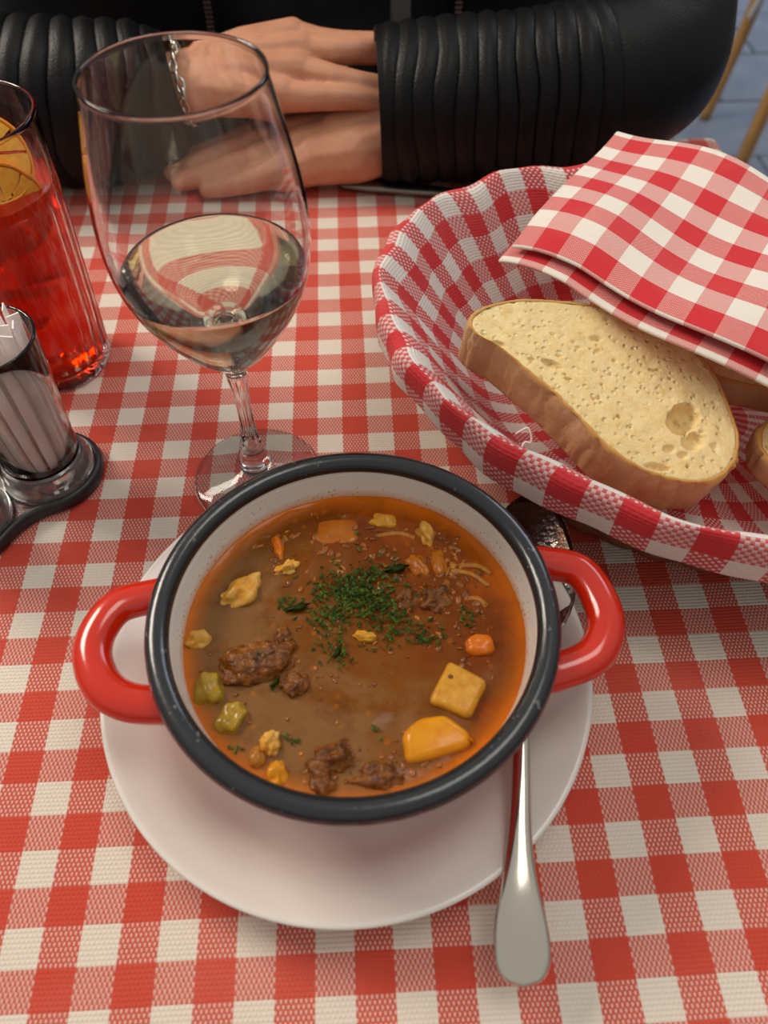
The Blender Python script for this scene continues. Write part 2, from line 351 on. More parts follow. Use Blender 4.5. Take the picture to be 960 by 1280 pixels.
def cloth_pt(u, v):
    L = 0.16  # hanging drop
    def ax(t, a, b):
        tot = (b - a) + 2 * L; s = t * tot
        if s < L: return a - 0.004 * math.sin(min(1, (L - s) / 0.02) * PI / 2), (L - s), -1
        if s > tot - L: return b + 0.004 * math.sin(min(1, (s - tot + L) / 0.02) * PI / 2), s - tot + L, 1
        return a + (s - L), 0, 0
    x, dx, sx1 = ax(u, TX0, TX1); y, dy, sy1 = ax(v, TY0, TY1)
    z = -max(dx, dy)
    if dx > 0 and dy > 0:  # corner folds bulge outward
        k = min(dx, dy); x += sx1 * k * 0.45; y += sy1 * k * 0.45
    wv = 0.006 * math.sin(37 * (x + y) + 5) * min(1, max(dx, dy) / 0.08)
    if dx > 0: x += sx1 * abs(wv)
    if dy > 0: y += sy1 * abs(wv)
    return Vector((x, y, z - 0.0006))
cl = grid_obj('tablecloth', cloth_pt, 220, 220, M['tablecloth'], thick=0.0011)
tag(cl, 'red and white gingham tablecloth spread under the plate and glasses', 'tablecloth')

# ------------------------------------------------------------------ saucer plate
PXY = (0.0139, -0.3668)
plate_prof = [(0, 0.004), (0.045, 0.004), (0.052, 0.0045), (0.0535, 0.0005), (0.0565, 0.0005), (0.058, 0.005), (0.072, 0.0085), (0.0875, 0.0145), (0.0950, 0.0186),
              (0.0965, 0.0198), (0.0967, 0.0208), (0.0960, 0.0214), (0.0945, 0.0212), (0.0925, 0.0202), (0.0860, 0.0178), (0.0775, 0.0142), (0.0740, 0.0126), (0.0710, 0.0106), (0.066, 0.0086), (0.060, 0.0078), (0.03, 0.0076), (0, 0.0076)]
plate = lathe_obj('plate', plate_prof, M['porcelain'], n=160, loc=(PXY[0], PXY[1], 0))
tag(plate, 'round white porcelain plate under the enamel pot', 'plate')

# ------------------------------------------------------------------ enamel pot
POT = (0.0177, -0.3686)
pot = thing('enamel_pot', 'small enamel pot with black rim and two red loop handles', 'pot', (POT[0], POT[1], 0))
ZB = 0.0079
outer = [(0, ZB + .001), (0.044, ZB + .001), (0.0475, ZB), (0.051, ZB + .001), (0.0555, ZB + .005), (0.0590, 0.024), (0.0635, 0.042), (0.0668, 0.058), (0.0680, 0.0618),
         (0.0672, 0.0622), (0.0652, 0.058), (0.0625, 0.042), (0.058, 0.025), (0.052, ZB + .004), (0, ZB + .003)]
lathe_obj('body', outer, M['enamel_red'], pot, n=128)
inner = [(0, ZB + .0032), (0.0518, ZB + .0042), (0.0578, 0.025), (0.0622, 0.042), (0.0649, 0.058), (0.0662, 0.0632), (0.0668, 0.0642), (0.0675, 0.0640), (0.0672, 0.0622), (0.0648, 0.058)]
lathe_obj('lining', inner, M['enamel_white'], pot, n=128)
ringp = []
for k in range(21):
    a_ = -0.75 * PI + 1.72 * PI * k / 20
    ringp.append((0.0690 + 0.0042 * math.cos(PI * 2 * k / 20), 0.0612 + 0.0040 * math.sin(PI * 2 * k / 20)))
rim = lathe_obj('rim', ringp, M['enamel_black'], pot, n=160)
def wob(pts): return [(x - POT[0], y - POT[1], z) for x, y, z in pts]
hl = [(-0.0470, -0.3500, .049), (-0.0560, -0.3525, .0505), (-0.0691, -0.3570, .052), (-0.0752, -0.3676, .0525), (-0.0752, -0.3785, .0525), (-0.0695, -0.3892, .052), (-0.0600, -0.3947, .0505), (-0.0440, -0.3960, .049)]
hr = [(0.0805, -0.3435, .049), (0.0914, -0.3455, .0505), (0.1040, -0.3508, .052), (0.1092, -0.3650, .0525), (0.1082, -0.3770, .0525), (0.1012, -0.3866, .052), (0.0879, -0.3910, .0505), (0.0815, -0.3913, .049)]
for h in (hl, hr):
    pth = spline(wob(h), 10); sweep_obj('handle', pth, [(0.0069, 0.0058)] * len(pth), M['enamel_red'], pot, n=20)

# ------------------------------------------------------------------ goulash and what floats in it
SZ = 0.0460
def soup_h(x, y):
    r = math.hypot(x, y)
    return 0.0005 * noise.noise(Vector((x * 90, y * 90, 1))) + 0.0009 * max(0, (r - 0.0585) / 0.005) ** 2
prof_r = [0.0635 * (k / 60) for k in range(61)]
verts, faces = [(0, 0, SZ)], []
NS = 120
for k in range(1, 61):
    for j in range(NS):
        a_ = 2 * PI * j / NS; x, y = prof_r[k] * math.cos(a_), prof_r[k] * math.sin(a_); verts.append((x, y, SZ + soup_h(x, y)))
for j in range(NS): faces.append((0, 1 + j, 1 + (j + 1) % NS))
for k in range(59):
    b0, b1 = 1 + k * NS, 1 + (k + 1) * NS
    for j in range(NS): faces.append((b0 + j, b1 + j, b1 + (j + 1) % NS, b0 + (j + 1) % NS))
base0 = len(verts); last = 1 + 59 * NS
for r_, z_ in ((0.0585, 0.028), (0.0515, ZB + .006)):
    for j in range(NS): verts.append((r_ * math.cos(2 * PI * j / NS), r_ * math.sin(2 * PI * j / NS), z_))
for j in range(NS):
    j2 = (j + 1) % NS
    faces.append((last + j, base0 + j, base0 + j2, last + j2)); faces.append((base0 + j, base0 + NS + j, base0 + NS + j2, base0 + j2))
faces.append(tuple(base0 + NS + j for j in range(NS))[::-1])
soup = mesh_from('goulash_soup', verts, faces, M['soup']); soup.location = (POT[0], POT[1], 0)
tag(soup, 'brown orange goulash soup filling the enamel pot', 'soup')

def quad_chunk(name, corners, z0, z1, mat, label, seed, bev=0.0022, tilt=0.0):
    """potato-like prism from a top outline in world XY"""
    cx = sum(c[0] for c in corners) / len(corners); cy = sum(c[1] for c in corners) / len(corners)
    bm = bmesh.new()
    top = [bm.verts.new((c[0] - cx, c[1] - cy, z1 + tilt * (c[1] - cy))) for c in corners]
    bot = [bm.verts.new(((c[0] - cx) * 1.04, (c[1] - cy) * 1.04, z0)) for c in corners]
    bm.faces.new(top); bm.faces.new(bot[::-1]); n = len(corners)
    for k in range(n): bm.faces.new((top[k], bot[k], bot[(k + 1) % n], top[(k + 1) % n]))
    bmesh.ops.recalc_face_normals(bm, faces=bm.faces[:])
    bmesh.ops.bevel(bm, geom=bm.edges[:], offset=bev, segments=4, affect='EDGES', profile=0.5)
    bmesh.ops.subdivide_edges(bm, edges=bm.edges[:], cuts=2, use_grid_fill=True)
    for v in bm.verts:
        v.co += v.normal * 0.0006 * noise.noise(v.co * 160 + Vector((seed, 0, 0)))
    o = bm_obj(name, bm, mat); o.location = (cx, cy, 0); tag(o, label, 'food'); return o
quad_chunk('potato_cube', [(0.0509, -0.3828), (0.0640, -0.3922), (0.0560, -0.4050), (0.0425, -0.3985)], SZ - .010, SZ + 0.0030, M['potato'], 'mustard yellow potato cube with a dark speck standing proud of the broth', 1)
lump('potato_speck', (0.0009, 0.0008, 0.0005), (0.0510, -0.3900, SZ + 0.0029), M['meat'], None, 3, sub=2).name = 'pepper_flake'
tag(bpy.data.objects['pepper_flake'], 'dark pepper flake on the mustard yellow potato cube', 'spice')
quad_chunk('potato_chunk', [(0.0325, -0.4085), (0.0380, -0.4040), (0.0480, -0.4035), (0.0565, -0.4100), (0.0560, -0.4150), (0.0330, -0.4195)], SZ - .010, SZ + 0.0028, M['potato_orange'], 'smooth orange yellow potato chunk beside the mustard yellow cube', 2, 0.003)
def chunk(name, size, xy, mat, label, seed, dz=0.0, rot=0.0, tiltx=0.0, **k):
    o = lump(name, size, (xy[0], xy[1], SZ + dz), mat, None, seed, rot=(tiltx, 0, rot), **k); tag(o, label, 'food'); return o
chunk('potato_chunk', (0.0100, 0.0075, 0.005), (0.0112, -0.3235), M['potato_sunk'], 'sunken orange potato chunk by the back wall of the pot', 31, -0.0045, 0.05, rough=0.12, freq=1.3, power=4.0)
chunk('meat_chunk', (0.0142, 0.0078, 0.006), (-0.0172, -0.3800), M['meat'], 'large dark brown stewed meat chunk', 5, -0.0018, 0.22, rough=0.35, freq=1.6, detail=0.16, power=2.6)
chunk('meat_chunk', (0.0055, 0.0048, 0.004), (-0.0040, -0.3890), M['meat'], 'small brown meat piece beside the large meat chunk', 6, -0.0008, 0.5, rough=0.4, freq=1.8, detail=0.2)
chunk('meat_chunk', (0.0085, 0.0055, 0.005), (0.0085, -0.4165), M['meat'], 'knobbly meat piece at the front wall of the pot', 7, -0.0015, 0.3, rough=0.4, freq=2.0, detail=0.2)
chunk('meat_chunk', (0.0045, 0.0050, 0.004), (0.0055, -0.4232), M['meat'], 'small glossy meat knob in front of the knobbly meat piece', 8, -0.0008, 0.0, rough=0.3, freq=2.0, detail=0.1)
chunk('meat_chunk', (0.0110, 0.0060, 0.005), (0.0235, -0.4225), M['meat'], 'shredded meat strip between the knobbly meat and the orange potato', 28, -0.0030, -0.05, rough=0.4, freq=2.2, detail=0.25)
chunk('meat_chunk', (0.0050, 0.0055, 0.004), (0.0375, -0.3560), M['meat'], 'meat piece under the parsley on the right of the pile', 9, -0.0016, 0.0, rough=0.4, freq=2.0, detail=0.2)
chunk('meat_chunk', (0.0070, 0.0060, 0.004), (0.0485, -0.3560), M['meat'], 'rough brown meat lump next to the parsley pile', 10, -0.0016, 0.4, rough=0.4, freq=2.0, detail=0.25)
chunk('meat_chunk', (0.0035, 0.0042, 0.0035), (-0.0090, -0.3695), M['meat'], 'dark glossy meat bit at the left edge of the parsley', 11, -0.0012, 0.4, rough=0.3, freq=2.0, detail=0.1)
chunk('dumpling', (0.0100, 0.0062, 0.0055), (-0.0262, -0.3500), M['dumpling'], 'large pale yellow pinched dumpling near the left wall', 12, -0.0022, 0.65, rough=0.42, freq=1.5, detail=0.08)
chunk('dumpling', (0.0032, 0.0062, 0.004), (0.0475, -0.3260), M['dumpling'], 'small yellow dumpling by the back right wall', 13, -0.0006, 0.15, rough=0.4, freq=1.7, detail=0.06)
chunk('dumpling', (0.0048, 0.0040, 0.004), (-0.0405, -0.3695), M['dumpling'], 'small dumpling touching the left wall', 14, -0.0012, 0.3, rough=0.4, freq=1.7, detail=0.06)
chunk('dumpling', (0.0034, 0.0044, 0.004), (-0.0118, -0.4098), M['dumpling'], 'yellow dumpling nub at the lower left with a shiny tip', 15, -0.0006, -0.2, rough=0.35, freq=2.0, detail=0.1)
chunk('dumpling', (0.0036, 0.0050, 0.004), (-0.0096, -0.4205), M['potato_orange'], 'orange yellow dumpling against the front left wall', 16, -0.0012, 0.1, rough=0.4, freq=1.7, detail=0.06)
chunk('dumpling', (0.0048, 0.0028, 0.003), (-0.0085, -0.3400), M['dumpling'], 'pale dumpling scrap beside the large dumpling', 17, -0.0008, 0.4, rough=0.5, freq=2.0, detail=0.2)
chunk('dumpling', (0.0042, 0.0022, 0.002), (0.0215, -0.3715), M['potato'], 'yellow potato crumb in front of the parsley', 18, 0.0002, -0.2, rough=0.3, freq=2.0)
chunk('pepper_piece', (0.0050, 0.0060, 0.0045), (-0.0342, -0.3895), M['pepper_green'], 'olive green pepper piece by the left wall', 19, -0.0012, 0.1, rough=0.3, freq=1.6, power=2.8)
chunk('pepper_piece', (0.0045, 0.0064, 0.0040), (-0.0256, -0.4005), M['pepper_green'], 'yellow green pepper piece in front of the olive one', 20, -0.0012, -0.4, rough=0.3, freq=1.6, power=2.8)
chunk('onion_piece', (0.0030, 0.0040, 0.003), (-0.0163, -0.4145), M['onion'], 'brown glossy onion bit beside the dumpling nub', 21, -0.0006, 0.0, rough=0.2, freq=1.6)
chunk('carrot_piece', (0.0052, 0.0040, 0.0035), (0.0632, -0.3772), M['carrot'], 'orange carrot piece near the right wall', 22, -0.0006, 0.1, rough=0.12, freq=1.6, power=3.2)
chunk('carrot_piece', (0.0024, 0.0062, 0.003), (-0.0122, -0.3290), M['carrot'], 'orange carrot sliver near the back left wall', 23, -0.0010, 0.25, rough=0.25, freq=1.6)
chunk('potato_chunk', (0.0055, 0.0035, 0.003), (0.0310, -0.3190), M['potato'], 'yellow potato piece at the back wall of the pot', 24, -0.0014, -0.1, rough=0.25, freq=1.6, power=3)
chunk('potato_chunk', (0.0030, 0.0060, 0.003), (0.0515, -0.3405), M['potato_sunk'], 'orange potato stick behind the rough meat lump', 25, -0.0010, 0.1, rough=0.2, freq=1.6, power=3)
chunk('potato_chunk', (0.0040, 0.0055, 0.003), (0.0430, -0.3410), M['potato_sunk'], 'orange potato bit below the small back dumpling', 27, -0.0016, 0.4, rough=0.3, freq=1.6, power=3)
for k, (p0, p1) in enumerate([((0.0560, -0.3440), (0.0700, -0.3520)), ((0.0600, -0.3420), (0.0715, -0.3465)), ((0.0600, -0.3570), (0.0680, -0.3610)), ((0.028, -0.326), (0.043, -0.328))]):
    v0, v1 = Vector((*p0, SZ - .0002)), Vector((*p1, SZ - .0002)); mid = (v0 + v1) / 2 + Vector((0.001, 0.0015, 0.0003))
    o = sweep_obj('cabbage_shred', spline([v0, mid, v1], 8), [(0.0012, 0.0007)] * 17, M['celery'], n=8)
    tag(o, 'thin pale vegetable shred floating near the right wall of the pot' if k < 3 else 'thin pale vegetable shred floating by the back wall of the pot', 'food', 'vegetable shreds in the goulash' if k < 3 else None)
# parsley flakes: too small and many to count
verts, faces = [], []
def flake(x, y, z, s, ang):
    b = len(verts); tl = random.uniform(-.5, .5); n = 6
    for k in range(n):
        a_ = ang + 2 * PI * k / n; r_ = s * random.uniform(0.45, 1.0) * (1.5 if k % 3 == 0 else 0.8)
        verts.append((x + r_ * math.cos(a_), y + r_ * math.sin(a_), z + tl * r_ * math.cos(a_) * 0.5 + random.uniform(0, .0003)))
    verts.append((x, y, z + 0.0006)); verts.append((x, y, z - 0.0003))
    for k in range(n):
        faces.append((b + k, b + (k + 1) % n, b + n)); faces.append((b + (k + 1) % n, b + k, b + n + 1))
pile = [(0.0170, -0.3515, .0130, .0075, 330), (0.0260, -0.3590, .0110, .0080, 150), (0.0330, -0.3680, .012, .005, 90), (0.0080, -0.3640, .0075, .0080, 100), (0.0260, -0.3440, .010, .005, 90),
        (0.0110, -0.3780, .0060, .0060, 45), (0.0440, -0.3730, .006, .003, 40), (-0.0080, -0.3560, .0045, .003, 28), (0.0610, -0.3660, .004, .006, 26), (0.0050, -0.3520, .004, .003, 34)]
for cx, cy, sx_, sy_, n in pile:
    for k in range(n):
        x, y = random.gauss(cx, sx_ * 0.5), random.gauss(cy, sy_ * 0.5)
        flake(x, y, SZ + 0.0005 + random.uniform(0, .0022) * max(0, 1 - abs(x - 0.018) / .02), random.uniform(0.0004, 0.00115), random.uniform(0, 6))
for cx, cy in [(-0.0170, -0.3795), (-0.0110, -0.3890), (-0.0050, -0.4095), (-0.0230, -0.4105), (-0.006, -0.4085), (0.0240, -0.4080)]:
    for k in range(5): flake(random.gauss(cx, .0014), random.gauss(cy, .0010), SZ + (0.0040 if cy > -0.385 else 0.0006), random.uniform(0.0006, 0.0011), random.uniform(0, 6))
for k in range(260):
    x, y = random.gauss(0.0210, .0115), random.gauss(-0.3570, .0095); flake(x, y, SZ + 0.0005, random.uniform(0.0004, 0.0012), random.uniform(0, 6))
pf = mesh_from('parsley_flakes', verts, faces, M['parsley'], smooth=False); pf['kind'] = 'stuff'
tag(pf, 'chopped green parsley sprinkled over the goulash', 'herbs')
for k, (x, y, an, ln) in enumerate([(0.0345, -0.3430, 0.15, .0050), (-0.0035, -0.3585, 0.25, .0045), (0.0110, -0.3780, 1.0, .0028), (-0.0110, -0.3885, 0.9, .0026)]):
    bm = bmesh.new(); out = []
    for q in range(14):
        t = 2 * PI * q / 14; rr = 1 + 0.22 * math.cos(5 * t)
        out.append(bm.verts.new((ln * rr * math.cos(t), ln * 0.36 * rr * math.sin(t), 0.0004 * math.cos(2 * t))))
    c = bm.verts.new((0, 0, 0.0008))
    for q in range(14): bm.faces.new((out[q], out[(q + 1) % 14], c))
    bmesh.ops.solidify(bm, geom=bm.faces[:], thickness=0.0003)
    o = bm_obj('parsley_leaf', bm, M['parsley']); o.location = (x, y, SZ + 0.0016); o.rotation_euler = (0, 0, an)
    tag(o, ['long parsley leaf at the back of the sprinkled herbs', 'dark parsley leaf at the left of the sprinkled herbs', 'bright parsley leaf in front of the sprinkled herbs', 'parsley scrap between the two brown meat pieces'][k], 'herbs')

# small shapeless vegetable and meat scraps drifting in the broth
verts, faces = [], []
rs = random.Random(11)
def scrap(x, y, s):
    b = len(verts); n = 9; an = rs.uniform(0, 6); el = rs.uniform(0.22, 0.9); z = SZ + rs.uniform(-.0002, .0002)
    loop = []
    for k in range(n):
        t = 2 * PI * k / n; r_ = s * rs.uniform(0.55, 1.3); px_, py_ = r_ * math.cos(t), r_ * el * math.sin(t)
        loop.append((px_ * math.cos(an) - py_ * math.sin(an), px_ * math.sin(an) + py_ * math.cos(an)))
    for kk, zz in ((1.0, z - .0008), (0.85, z + .0003), (0.4, z + .0005)):
        for px_, py_ in loop: verts.append((x + px_ * kk, y + py_ * kk, zz))
    verts.append((x, y, z + .0005))
    for lv_ in range(2):
        for k in range(n): faces.append((b + lv_ * n + k, b + lv_ * n + (k + 1) % n, b + lv_ * n + n + (k + 1) % n, b + lv_ * n + n + k))
    for k in range(n): faces.append((b + 2 * n + k, b + 2 * n + (k + 1) % n, b + 3 * n))
for cx, cy, sx_, sy_, n_, s0, s1 in [(0.050, -0.342, .013, .012, 90, .0006, .0028), (0.010, -0.330, .024, .010, 80, .0006, .0026), (0.030, -0.362, .018, .014, 110, .0004, .0016), (0.022, -0.4200, .018, .004, 50, .0006, .0024), (-0.010, -0.395, .022, .016, 40, .0004, .0012), (0.060, -0.372, .008, .016, 50, .0005, .0018)]:
    for k in range(n_):
        for _ in range(20):
            x, y = rs.gauss(cx, sx_), rs.gauss(cy, sy_)
            if math.hypot(x - POT[0], y - POT[1]) < 0.058: break
        else: continue
        scrap(x, y, rs.uniform(s0, s1))
a = N('broth_scraps'); a.set(Base_Color=a.ramp(a.noise(120, 2), [(0.3, (0.13, 0.034, 0.002)), (0.5, (0.25, 0.065, 0.002)), (0.72, (0.46, 0.17, 0.010))]), Roughness=0.2)
vb = mesh_from('vegetable_scraps', verts, faces, a.m); vb['kind'] = 'stuff'; tag(vb, 'tiny orange brown vegetable scraps drifting in the goulash', 'food')

# ------------------------------------------------------------------ spoon
spn = thing('soup_spoon', 'steel soup spoon lying across the plate edge beside the pot', 'spoon', (0.0687, -0.464, 0))
so = Vector((0.0687, -0.464, 0))
st = [  # x, y, z, half width, half thickness
    (0.0668, -0.4815, .0175, .0015, .0006), (0.0669, -0.4800, .0176, .0060, .0011), (0.0672, -0.4765, .0182, .0085, .0013), (0.0678, -0.4715, .0195, .0092, .0014), (0.0683, -0.464, .0212, .0085, .0014),
    (0.0692, -0.455, .0226, .0066, .0015), (0.0705, -0.445, .0232, .0049, .0017), (0.0722, -0.435, .0235, .0040, .0019), (0.0746, -0.422, .0235, .0035, .0021), (0.0770, -0.408, .0232, .0032, .0023),
    (0.0800, -0.392, .0226, .0030, .0024), (0.0828, -0.378, .0218, .0032, .0024), (0.0842, -0.371, .0215, .0042, .0021), (0.0852, -0.366, .0213, .0060, .0016)]
sp_s = spline(st, 6)
v, f = [], []
NK = 20
for i, (x, y, z, hw_, ht) in enumerate(sp_s):
    a_ = sp_s[max(0, i - 1)]; b_ = sp_s[min(len(sp_s) - 1, i + 1)]
    t = Vector((b_[0] - a_[0], b_[1] - a_[1], 0)).normalized(); sd = Vector((t.y, -t.x, 0))
    for k in range(NK):
        an = 2 * PI * k / NK; c_, s_ = math.cos(an), math.sin(an)
        cx = hw_ * (abs(c_) ** 0.7) * (1 if c_ > 0 else -1); cz = ht * (1.5 if s_ > 0 else 1.0) * s_
        p = Vector((x, y, z)) + sd * cx + Vector((0, 0, cz)); v.append(p - so)
for i in range(len(sp_s) - 1):
    for k in range(NK):
        k2 = (k + 1) % NK; f.append((i * NK + k, i * NK + k2, (i + 1) * NK + k2, (i + 1) * NK + k))
f.append(tuple(range(NK))[::-1]); f.append(tuple((len(sp_s) - 1) * NK + k for k in range(NK)))
bm = bmesh.new(); me = bpy.data.meshes.new('tmp'); me.from_pydata([tuple(q) for q in v], [], f); bm.from_mesh(me); bm_obj('handle', bm, M['steel'], spn)
# bowl of the spoon: egg-shaped dish
bc = Vector((0.0926, -0.3290, .0222)); bd = Vector((0.0148, 0.0640, 0)).normalized(); bs = Vector((bd.y, -bd.x, 0))
Lb, Wb, Db = 0.0385, 0.0205, 0.0095
def bowl_pt(r, an, off):
    q = math.cos(an); x = Lb * q; y = Wb * math.sin(an) * (1 - 0.12 * q) * (1.0)
    dz = -Db * (1 - r * r) - off
    return bc + bd * (x * r) + bs * (y * r) + Vector((0, 0, dz + 0.002 * (q * r) ** 2)) - so
verts, faces = [], []
NR, NA = 14, 56
for off in (0.0, 0.0012):
    for i in range(NR + 1):
        for k in range(NA): verts.append(bowl_pt(max(0.001, i / NR), 2 * PI * k / NA, off))
S = (NR + 1) * NA
for i in range(NR):
    for k in range(NA):
        k2 = (k + 1) % NA
        faces.append((i * NA + k, (i + 1) * NA + k, (i + 1) * NA + k2, i * NA + k2)); faces.append((S + i * NA + k, S + i * NA + k2, S + (i + 1) * NA + k2, S + (i + 1) * NA + k))
for k in range(NA):
    k2 = (k + 1) % NA; faces.append((NR * NA + k, S + NR * NA + k, S + NR * NA + k2, NR * NA + k2))
mesh_from('bowl', verts, faces, M['steel_bowl'], spn)

# ------------------------------------------------------------------ wine glass
GX, GY = -0.0297, -0.2550
wg = thing('wine_glass', 'stemmed wine glass with pale white wine', 'glass', (GX, GY, 0))
op = [(.0050, .0725), (.0058, .0755), (.0085, .0790), (.0130, .0835), (.0180, .0895), (.0232, .0970), (.0290, .1065), (.0330, .1150), (.0358, .1240), (.0373, .1340), (.0375, .1440), (.0366, .1550), (.0348, .1660), (.0322, .1780), (.0298, .1890), (.0291, .1926)]
osm = spline(op, 5)
ip = []
for i, (r_, z_) in enumerate(osm):
    a_ = osm[max(0, i - 1)]; b_ = osm[min(len(osm) - 1, i + 1)]; t = Vector((b_[0] - a_[0], b_[1] - a_[1])).normalized()
    ip.append((max(0, r_ - t.y * 0.0011), z_ + t.x * 0.0011))
ip = [p for p in ip if p[1] > .0805 and p[0] > 0.003]
lip = [(.0293, .1936), (.0291, .1944), (.0285, .1946), (.0281, .1938)]
bowl_prof = [(0, .0725)] + osm + lip + ip[::-1] + [(0, ip[0][1] - 0.0006)]
lathe_obj('bowl', bowl_prof, M['glass'], wg, n=128)
stp = [(0, .0728), (.0046, .0728), (.0044, .070), (.0037, .064), (.0033, .056), (.0032, .046), (.0034, .038), (.0040, .032), (.0052, .0270), (.0055, .0245), (.0050, .0225), (.0056, .0200), (.0075, .0165), (.0082, .0140), (.0080, .0115), (.0074, .0092), (0, .0092)]
flute = lambda a, z: 1 + (0.10 * math.cos(8 * a + z * 26) if .028 < z < .072 else 0)
lathe_obj('stem', stp, M['glass'], wg, n=64, squash=flute)
ftp = [(0, .0095), (.0072, .0095), (.0100, .0080), (.016, .0056), (.024, .0036), (.0305, .0024), (.0320, .0016), (.0322, .0010), (.0316, .0004), (.030, .0003), (.022, .0008), (.010, .0016), (0, .0018)]
lathe_obj('foot', ftp, M['glass'], wg, n=128)
WZ = 0.1255
wpf = [(r_ + 0.00012, z_) for r_, z_ in ip if z_ < WZ]
wrr = wpf[-1][0]
wine = lathe_obj('white_wine', [(0, ip[0][1] - 0.0008)] + wpf + [(wrr + 0.0003, WZ), (wrr - .0012, WZ - .0004), (0, WZ - .0005)], M['wine'], n=128, loc=(GX, GY, 0))
tag(wine, 'pale white wine filling the lower third of the stemmed glass', 'wine')

# ------------------------------------------------------------------ tumbler with red spritz
TXY = (-0.1485, -0.1615)
tum = thing('tumbler', 'tall fluted tumbler holding the red orange drink', 'glass', (TXY[0], TXY[1], 0))
rt = lambda z: 0.0287 + (0.0358 - 0.0287) * min(1, z / 0.139)
fl = lambda a, z: 1 + (0.013 * math.cos(22 * a) * min(1, max(0, (0.118 - z) / .02)))
tp = [(0, .001), (.0255, .0006), (.0280, .0016), (rt(.004), .004), (rt(.03), .03), (rt(.06), .06), (rt(.09), .09), (rt(.105), .105), (rt(.112), .112), (rt(.12), .12), (rt(.137), .137), (rt(.139), .1392), (rt(.139) - .0012, .1395), (rt(.139) - .0019, .138), (rt(.12) - .0021, .12),
      (rt(.09) - .0022, .09), (rt(.06) - .0023, .06), (rt(.03) - .0026, .03), (rt(.012) - .004, .0105), (rt(.01) - .008, .0065), (0, .006)]
lathe_obj('wall', tp, glass('tumbler_glass', (0.99, 0.97, 0.96), 0.0, 1.30), tum, n=176, squash=fl)
lv = .108
lp = [(0, .0058), (rt(.01) - .0079, .0063), (rt(.012) - .0039, .0103), (rt(.03) - .0025, .03), (rt(.06) - .0022, .06), (rt(.09) - .0021, .09), (rt(lv) - .0019, lv), (rt(lv) - .004, lv - .0004), (0, lv - .0004)]
dr = lathe_obj('red_spritz', lp, M['spritz'], n=96, loc=(TXY[0], TXY[1], 0)); tag(dr, 'red orange spritz drink in the tall tumbler', 'drink')
def slice_pts(R_, th):
    pass
def orange_slice(name, loc, rot, R_, label, half=False):
    t = thing(name, label, 'fruit', loc); t.rotation_euler = rot
    a0, a1 = (0, PI) if half else (0, 2 * PI); n = 40; th = 0.0028
    # peel rim
    pk = [Vector((R_ * math.cos(a0 + (a1 - a0) * k / n), R_ * math.sin(a0 + (a1 - a0) * k / n), 0)) for k in range(n + (1 if half else 0))]
    sweep_obj('peel', pk, [(0.0012, th * 0.95)] * len(pk), M['peel'], t, n=10, closed=not half)
    ns = 5 if half else 10
    for s in range(ns):
        b0 = a0 + (a1 - a0) * (s + 0.05) / ns; b1 = a0 + (a1 - a0) * (s + 0.95) / ns
        bm = bmesh.new(); lo, hi = [], []
        ring = [(0.0018, (b0 + b1) / 2)] + [(R_ - .0012, b0 + (b1 - b0) * q / 6) for q in range(7)]
        for rr, an in ring:
            lo.append(bm.verts.new((rr * math.cos(an), rr * math.sin(an), -th * .9))); hi.append(bm.verts.new((rr * math.cos(an), rr * math.sin(an), th * .9)))
        bm.faces.new(hi); bm.faces.new(lo[::-1])
        for q in range(len(ring)): bm.faces.new((hi[q], lo[q], lo[(q + 1) % len(ring)], hi[(q + 1) % len(ring)]))
        bm_obj('segment', bm, M['orange'], t, smooth=False)
    return t
orange_slice('orange_slice', (TXY[0] + 0.0100, TXY[1] - 0.0050, 0.1220), (1.0, 0.15, 0.55), 0.0185, 'orange slice propped on top of the red drink in the tumbler')
orange_slice('orange_slice', (TXY[0] + 0.0130, TXY[1] - 0.0150, 0.1040), (1.35, -0.1, 0.70), 0.0190, 'orange slice half sunk against the tumbler wall below the propped one')
for k, (dx, dy, dz, rz, sz) in enumerate([(-0.006, 0.012, 0.108, .4, .019), (0.010, 0.014, 0.096, 1.0, .018), (-0.010, -0.004, 0.082, .2, .020), (0.008, 0.008, 0.066, .8, .020), (-0.005, 0.0, 0.045, .3, .019)]):
    bm = bmesh.new(); bevel_box(bm, (sz, sz, sz), (0, 0, 0), 0.0035, None, 3); o = bm_obj('ice_cube', bm, M['ice']); o.location = (TXY[0] + dx, TXY[1] + dy, dz); o.rotation_euler = (0.4 * k, 0.3, rz)
    tag(o, 'clear ice cube soaked in the red drink', 'ice', 'ice cubes in the tumbler')

# ------------------------------------------------------------------ condiment set: stand, toothpick glass, spice shaker
L1 = Vector((-0.1340, -0.2490, 0)); L2 = Vector((-0.1680, -0.2795, 0)); RL = 0.0262
cs = thing('condiment_stand', 'clear plastic two-ring condiment stand with black rubber base', 'condiment stand', tuple((L1 + L2) / 2)); cc0 = (L1 + L2) / 2
def lobes_outline(r, n=72):
    """figure-eight outline around both rings, with a filleted waist"""
    d = (L2 - L1).normalized(); nrm = Vector((-d.y, d.x, 0)); pts = []
    D = (L2 - L1).length; waist = 0.0155 * r / RL
    def arc(c, dirv):
        out = []
        for k in range(n + 1):
            a_ = -2.2 + 4.4 * k / n
            out.append(c + (dirv * math.cos(a_) + nrm * math.sin(a_) * (1 if dirv.dot(d) < 0 else 1)) * r)
        return out
    a1 = arc(L1, -d); a2 = arc(L2, d)[::-1]
    mid = (L1 + L2) / 2
    pts = a1 + [mid + nrm * waist] + a2 + [mid - nrm * waist]
    sm = pts
    for _ in range(6):
        sm = [(sm[i - 1] + sm[i] * 2 + sm[(i + 1) % len(sm)]) / 4 for i in range(len(sm))]
    return [p - cc0 for p in sm]
ol = lobes_outline(RL - 0.0026)
